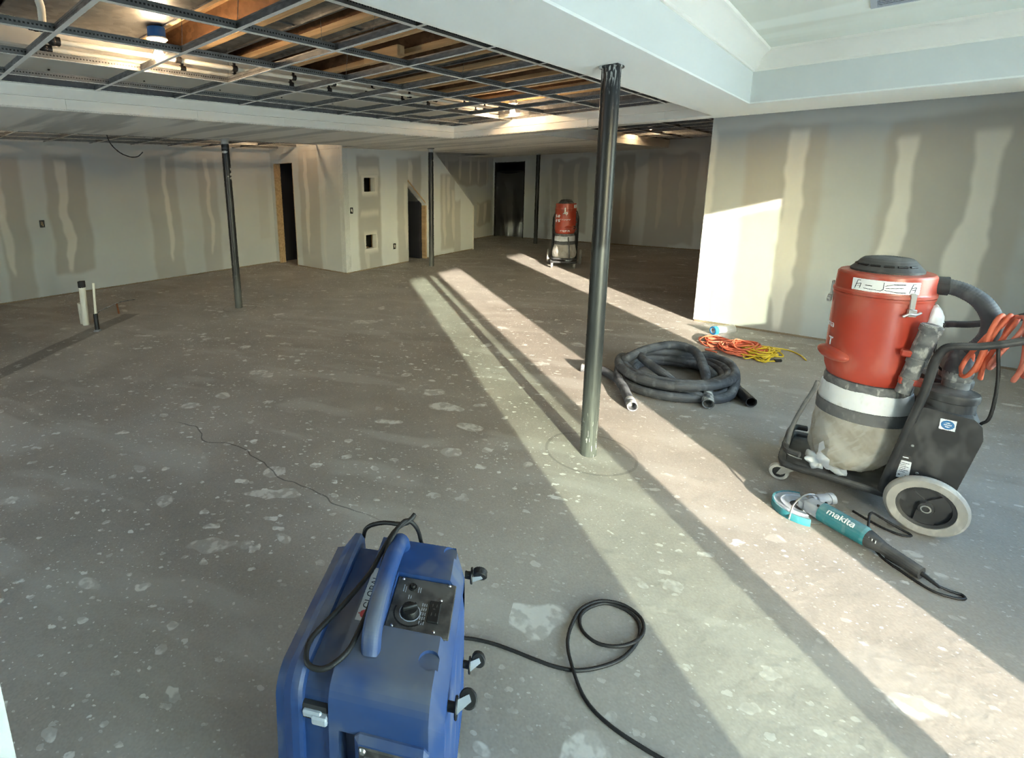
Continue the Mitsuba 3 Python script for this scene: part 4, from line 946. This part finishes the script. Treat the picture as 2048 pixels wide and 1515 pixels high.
# ---------------------------------------------------------------- electrical boxes in the walls
def ebox(axis, pos, s, z, d, label):
    t = thing('outlet_box', label, 'outlet box')
    def B(a, b, z0, z1, p0, p1):
        p0, p1 = pos + d * p0, pos + d * p1
        return bx(p0, p1, a, b, z0, z1) if axis == 'x' else bx(a, b, p0, p1, z0, z1)
    put(t + '__box', cat_(B(s - .029, s + .029, z - .052, z + .052, -.001, .004)), 'm_black')
    put(t + '__rim', cat_(B(s - .032, s - .027, z - .055, z + .055, 0, .008), B(s + .027, s + .032, z - .055, z + .055, 0, .008), B(s - .032, s + .032, z + .05, z + .055, 0, .008), B(s - .032, s + .032, z - .055, z - .05, 0, .008)), 'm_dark')
    put(t + '__wires', cat_(B(s - .012, s - .006, z - .02, z + .04, .004, .012), B(s + .004, s + .010, z - .035, z + .03, .004, .014)), 'm_mud' if axis == 'x' and pos > -8 else 'm_wood')
ebox('x', -9.05, 1.80, 1.125, 1, 'black electrical box in the left wall')
ebox('x', -6.8, 6.02, 1.135, 1, 'black electrical box beside the upper square opening of the stair wall')
ebox('x', -6.8, 7.12, .37, 1, 'low black electrical box near the under-stair opening')
ebox('y', YB, -4.98, .55, -1, 'black electrical box low in the back wall, right of the far extractor')
ebox('x', -7.865, 7.02, 1.13, 1, 'black switch box inside the dark entry doorway')

# square wall openings: framing and ledge seen inside
for c, lab in (((6.345, 6.625, 1.455, 1.71), 'upper square opening in the stair wall with a wood stud inside'), ((6.352, 6.63, .40, .66), 'lower square opening in the stair wall with a wood ledge inside')):
    t = thing('access_opening', lab, 'wall opening')
    put(t + '__back', cat_(bx(-7.16, -7.14, c[0] - .2, c[1] + .2, c[2] - .2, c[3] + .2), bx(-7.14, -6.92, c[0] - .2, c[0] - .19, c[2] - .2, c[3] + .2), bx(-7.14, -6.92, c[1] + .19, c[1] + .2, c[2] - .2, c[3] + .2), bx(-7.14, -6.92, c[0] - .2, c[1] + .2, c[3] + .19, c[3] + .2)), 'm_dark')
    put(t + '__stud', bx(-7.02, -6.93, c[1] + .065, c[1] + .105, c[2] - .15, c[3] + .15), 'm_wood')
    put(t + '__bead', cat_(bx(-6.80, -6.797, c[0] - .012, c[0], c[2] - .012, c[3] + .012), bx(-6.80, -6.797, c[1], c[1] + .012, c[2] - .012, c[3] + .012), bx(-6.80, -6.797, c[0], c[1], c[2] - .012, c[2]), bx(-6.80, -6.797, c[0], c[1], c[3], c[3] + .012)), 'm_mud')
    if c[2] < 1:
        put(t + '__ledge', bx(-7.13, -6.93, c[0] + .06, c[1] - .08, c[2] - .03, c[2] + .015), 'm_wood')
# under-stair opening: wood jamb, wood edge along the slope, the underside of the flight
put('stairs__jamb', bx(-6.925, -6.795, 8.075, 8.115, .0, 1.12), 'm_wood')
put('stairs__slope_edge', hull([(x, y, z) for x in (-6.925, -6.796) for y, z in ((7.535, 1.63), (8.09, 1.15), (8.09, 1.185), (7.535, 1.665))]), 'm_wood')
put('stairs__underside', hull([(x, y, z) for x in (-7.94, -6.93) for y, z in ((6.6, 2.42), (9.3, .08), (9.3, .10), (6.6, 2.44))]), 'm_strap')
put('stairs__end_stud', bx(-6.915, -6.797, 9.815, 9.85, 0, 1.03), 'm_mud')
put('stairs__riser', bx(-7.94, -6.93, 8.6, 8.61, 0, .6), 'm_dark')
labels['stairs'] = {'kind': 'structure'}
# entry doorway: rough wood jambs and head
put('door_2', cat_(bx(-8.93, -8.89, 5.845, 5.975, 0, 2.03), bx(-8.31, -8.27, 5.855, 5.975, 0, 2.03)), 'm_wood', kind='structure')
put('door_2__header', bx(-8.93, -8.27, 5.855, 5.975, 2.03, 2.07), 'm_wood')
# back doorway: frame and plastic sheet
put('door_3', cat_(bx(-7.89, -7.86, YB - .01, YB + .12, 0, 2.08), bx(-6.98, -6.95, YB - .01, YB + .12, 0, 2.08), bx(-7.86, -6.98, YB + .0, YB + .12, 2.05, 2.08)), 'm_dark', kind='structure')
t = thing('plastic_sheet', 'clear plastic sheet taped across the dark back doorway', 'plastic sheet')
nu, nv_ = 60, 90
uu, vv = np.meshgrid(np.linspace(0, 1, nu), np.linspace(0, 1, nv_))
xx = -7.855 + uu * .87; zz_ = .02 + vv * 1.80
dd = .03 * (meshkit.fbm(np.stack([xx * 5 + zz_ * 2, zz_ * 2.2, xx * 0], -1), 4, 2) - .5) + .02 * np.sin(uu * 9 + vv * 14) * (vv ** 3) + .03 * (1 - vv) ** 4 * np.sin(uu * 23)
vtx = np.stack([xx, YB + .02 + dd, zz_ - .06 * np.sin(np.pi * uu) * vv ** 8], -1).reshape(-1, 3)
i_, j_ = np.meshgrid(np.arange(nv_ - 1), np.arange(nu - 1), indexing='ij'); b0 = i_ * nu + j_
q_ = np.stack([b0, b0 + 1, b0 + nu + 1, b0 + nu], -1).reshape(-1, 4)
put(t + '__film', trimesh.Trimesh(vtx, np.vstack([q_[:, [0, 1, 2]], q_[:, [0, 2, 3]]]), process=False), 'm_haze_film', True)
put(t + '__batten', bx(-7.86, -6.98, YB + .005, YB + .03, 1.80, 1.83), 'm_dark')
# bags behind the plastic
for q, (x, y, r) in enumerate(((-7.64, YB + .45, .15), (-7.28, YB + .5, .14))):
    m = trimesh.creation.icosphere(3, 1); m.vertices *= (1 + .3 * (meshkit.fbm(m.vertices * 2.4, 3, q) - .5))[:, None]; m.vertices = m.vertices * [r, r * .8, r * 1.5] + [x, y, r * 1.4]
    t = thing('dust_bag', ('full pale bag behind the plastic sheet, the left of two', 'full pale bag behind the plastic sheet, the right of two')[q], 'bag')
    put(t, m, 'm_paper', True)
# supply register in the tray ceiling
t = thing('ceiling_register', 'white metal air register in the ceiling at the top right', 'vent')
put(t + '__frame', cat_(bx(-.16, .06, 4.10, 4.13, 2.612, 2.62), bx(-.16, .06, 4.37, 4.40, 2.612, 2.62), bx(-.16, -.13, 4.10, 4.40, 2.612, 2.62), bx(.03, .06, 4.10, 4.40, 2.612, 2.62)), 'm_silver')
put(t + '__back', bx(-.13, .03, 4.13, 4.37, 2.6185, 2.62), 'm_dark')
for q in range(6):
    put(t + '__louver', bx(-.13 + .0, .03, 4.145 + .04 * q, 4.16 + .04 * q, 2.613, 2.617), 'm_silver')
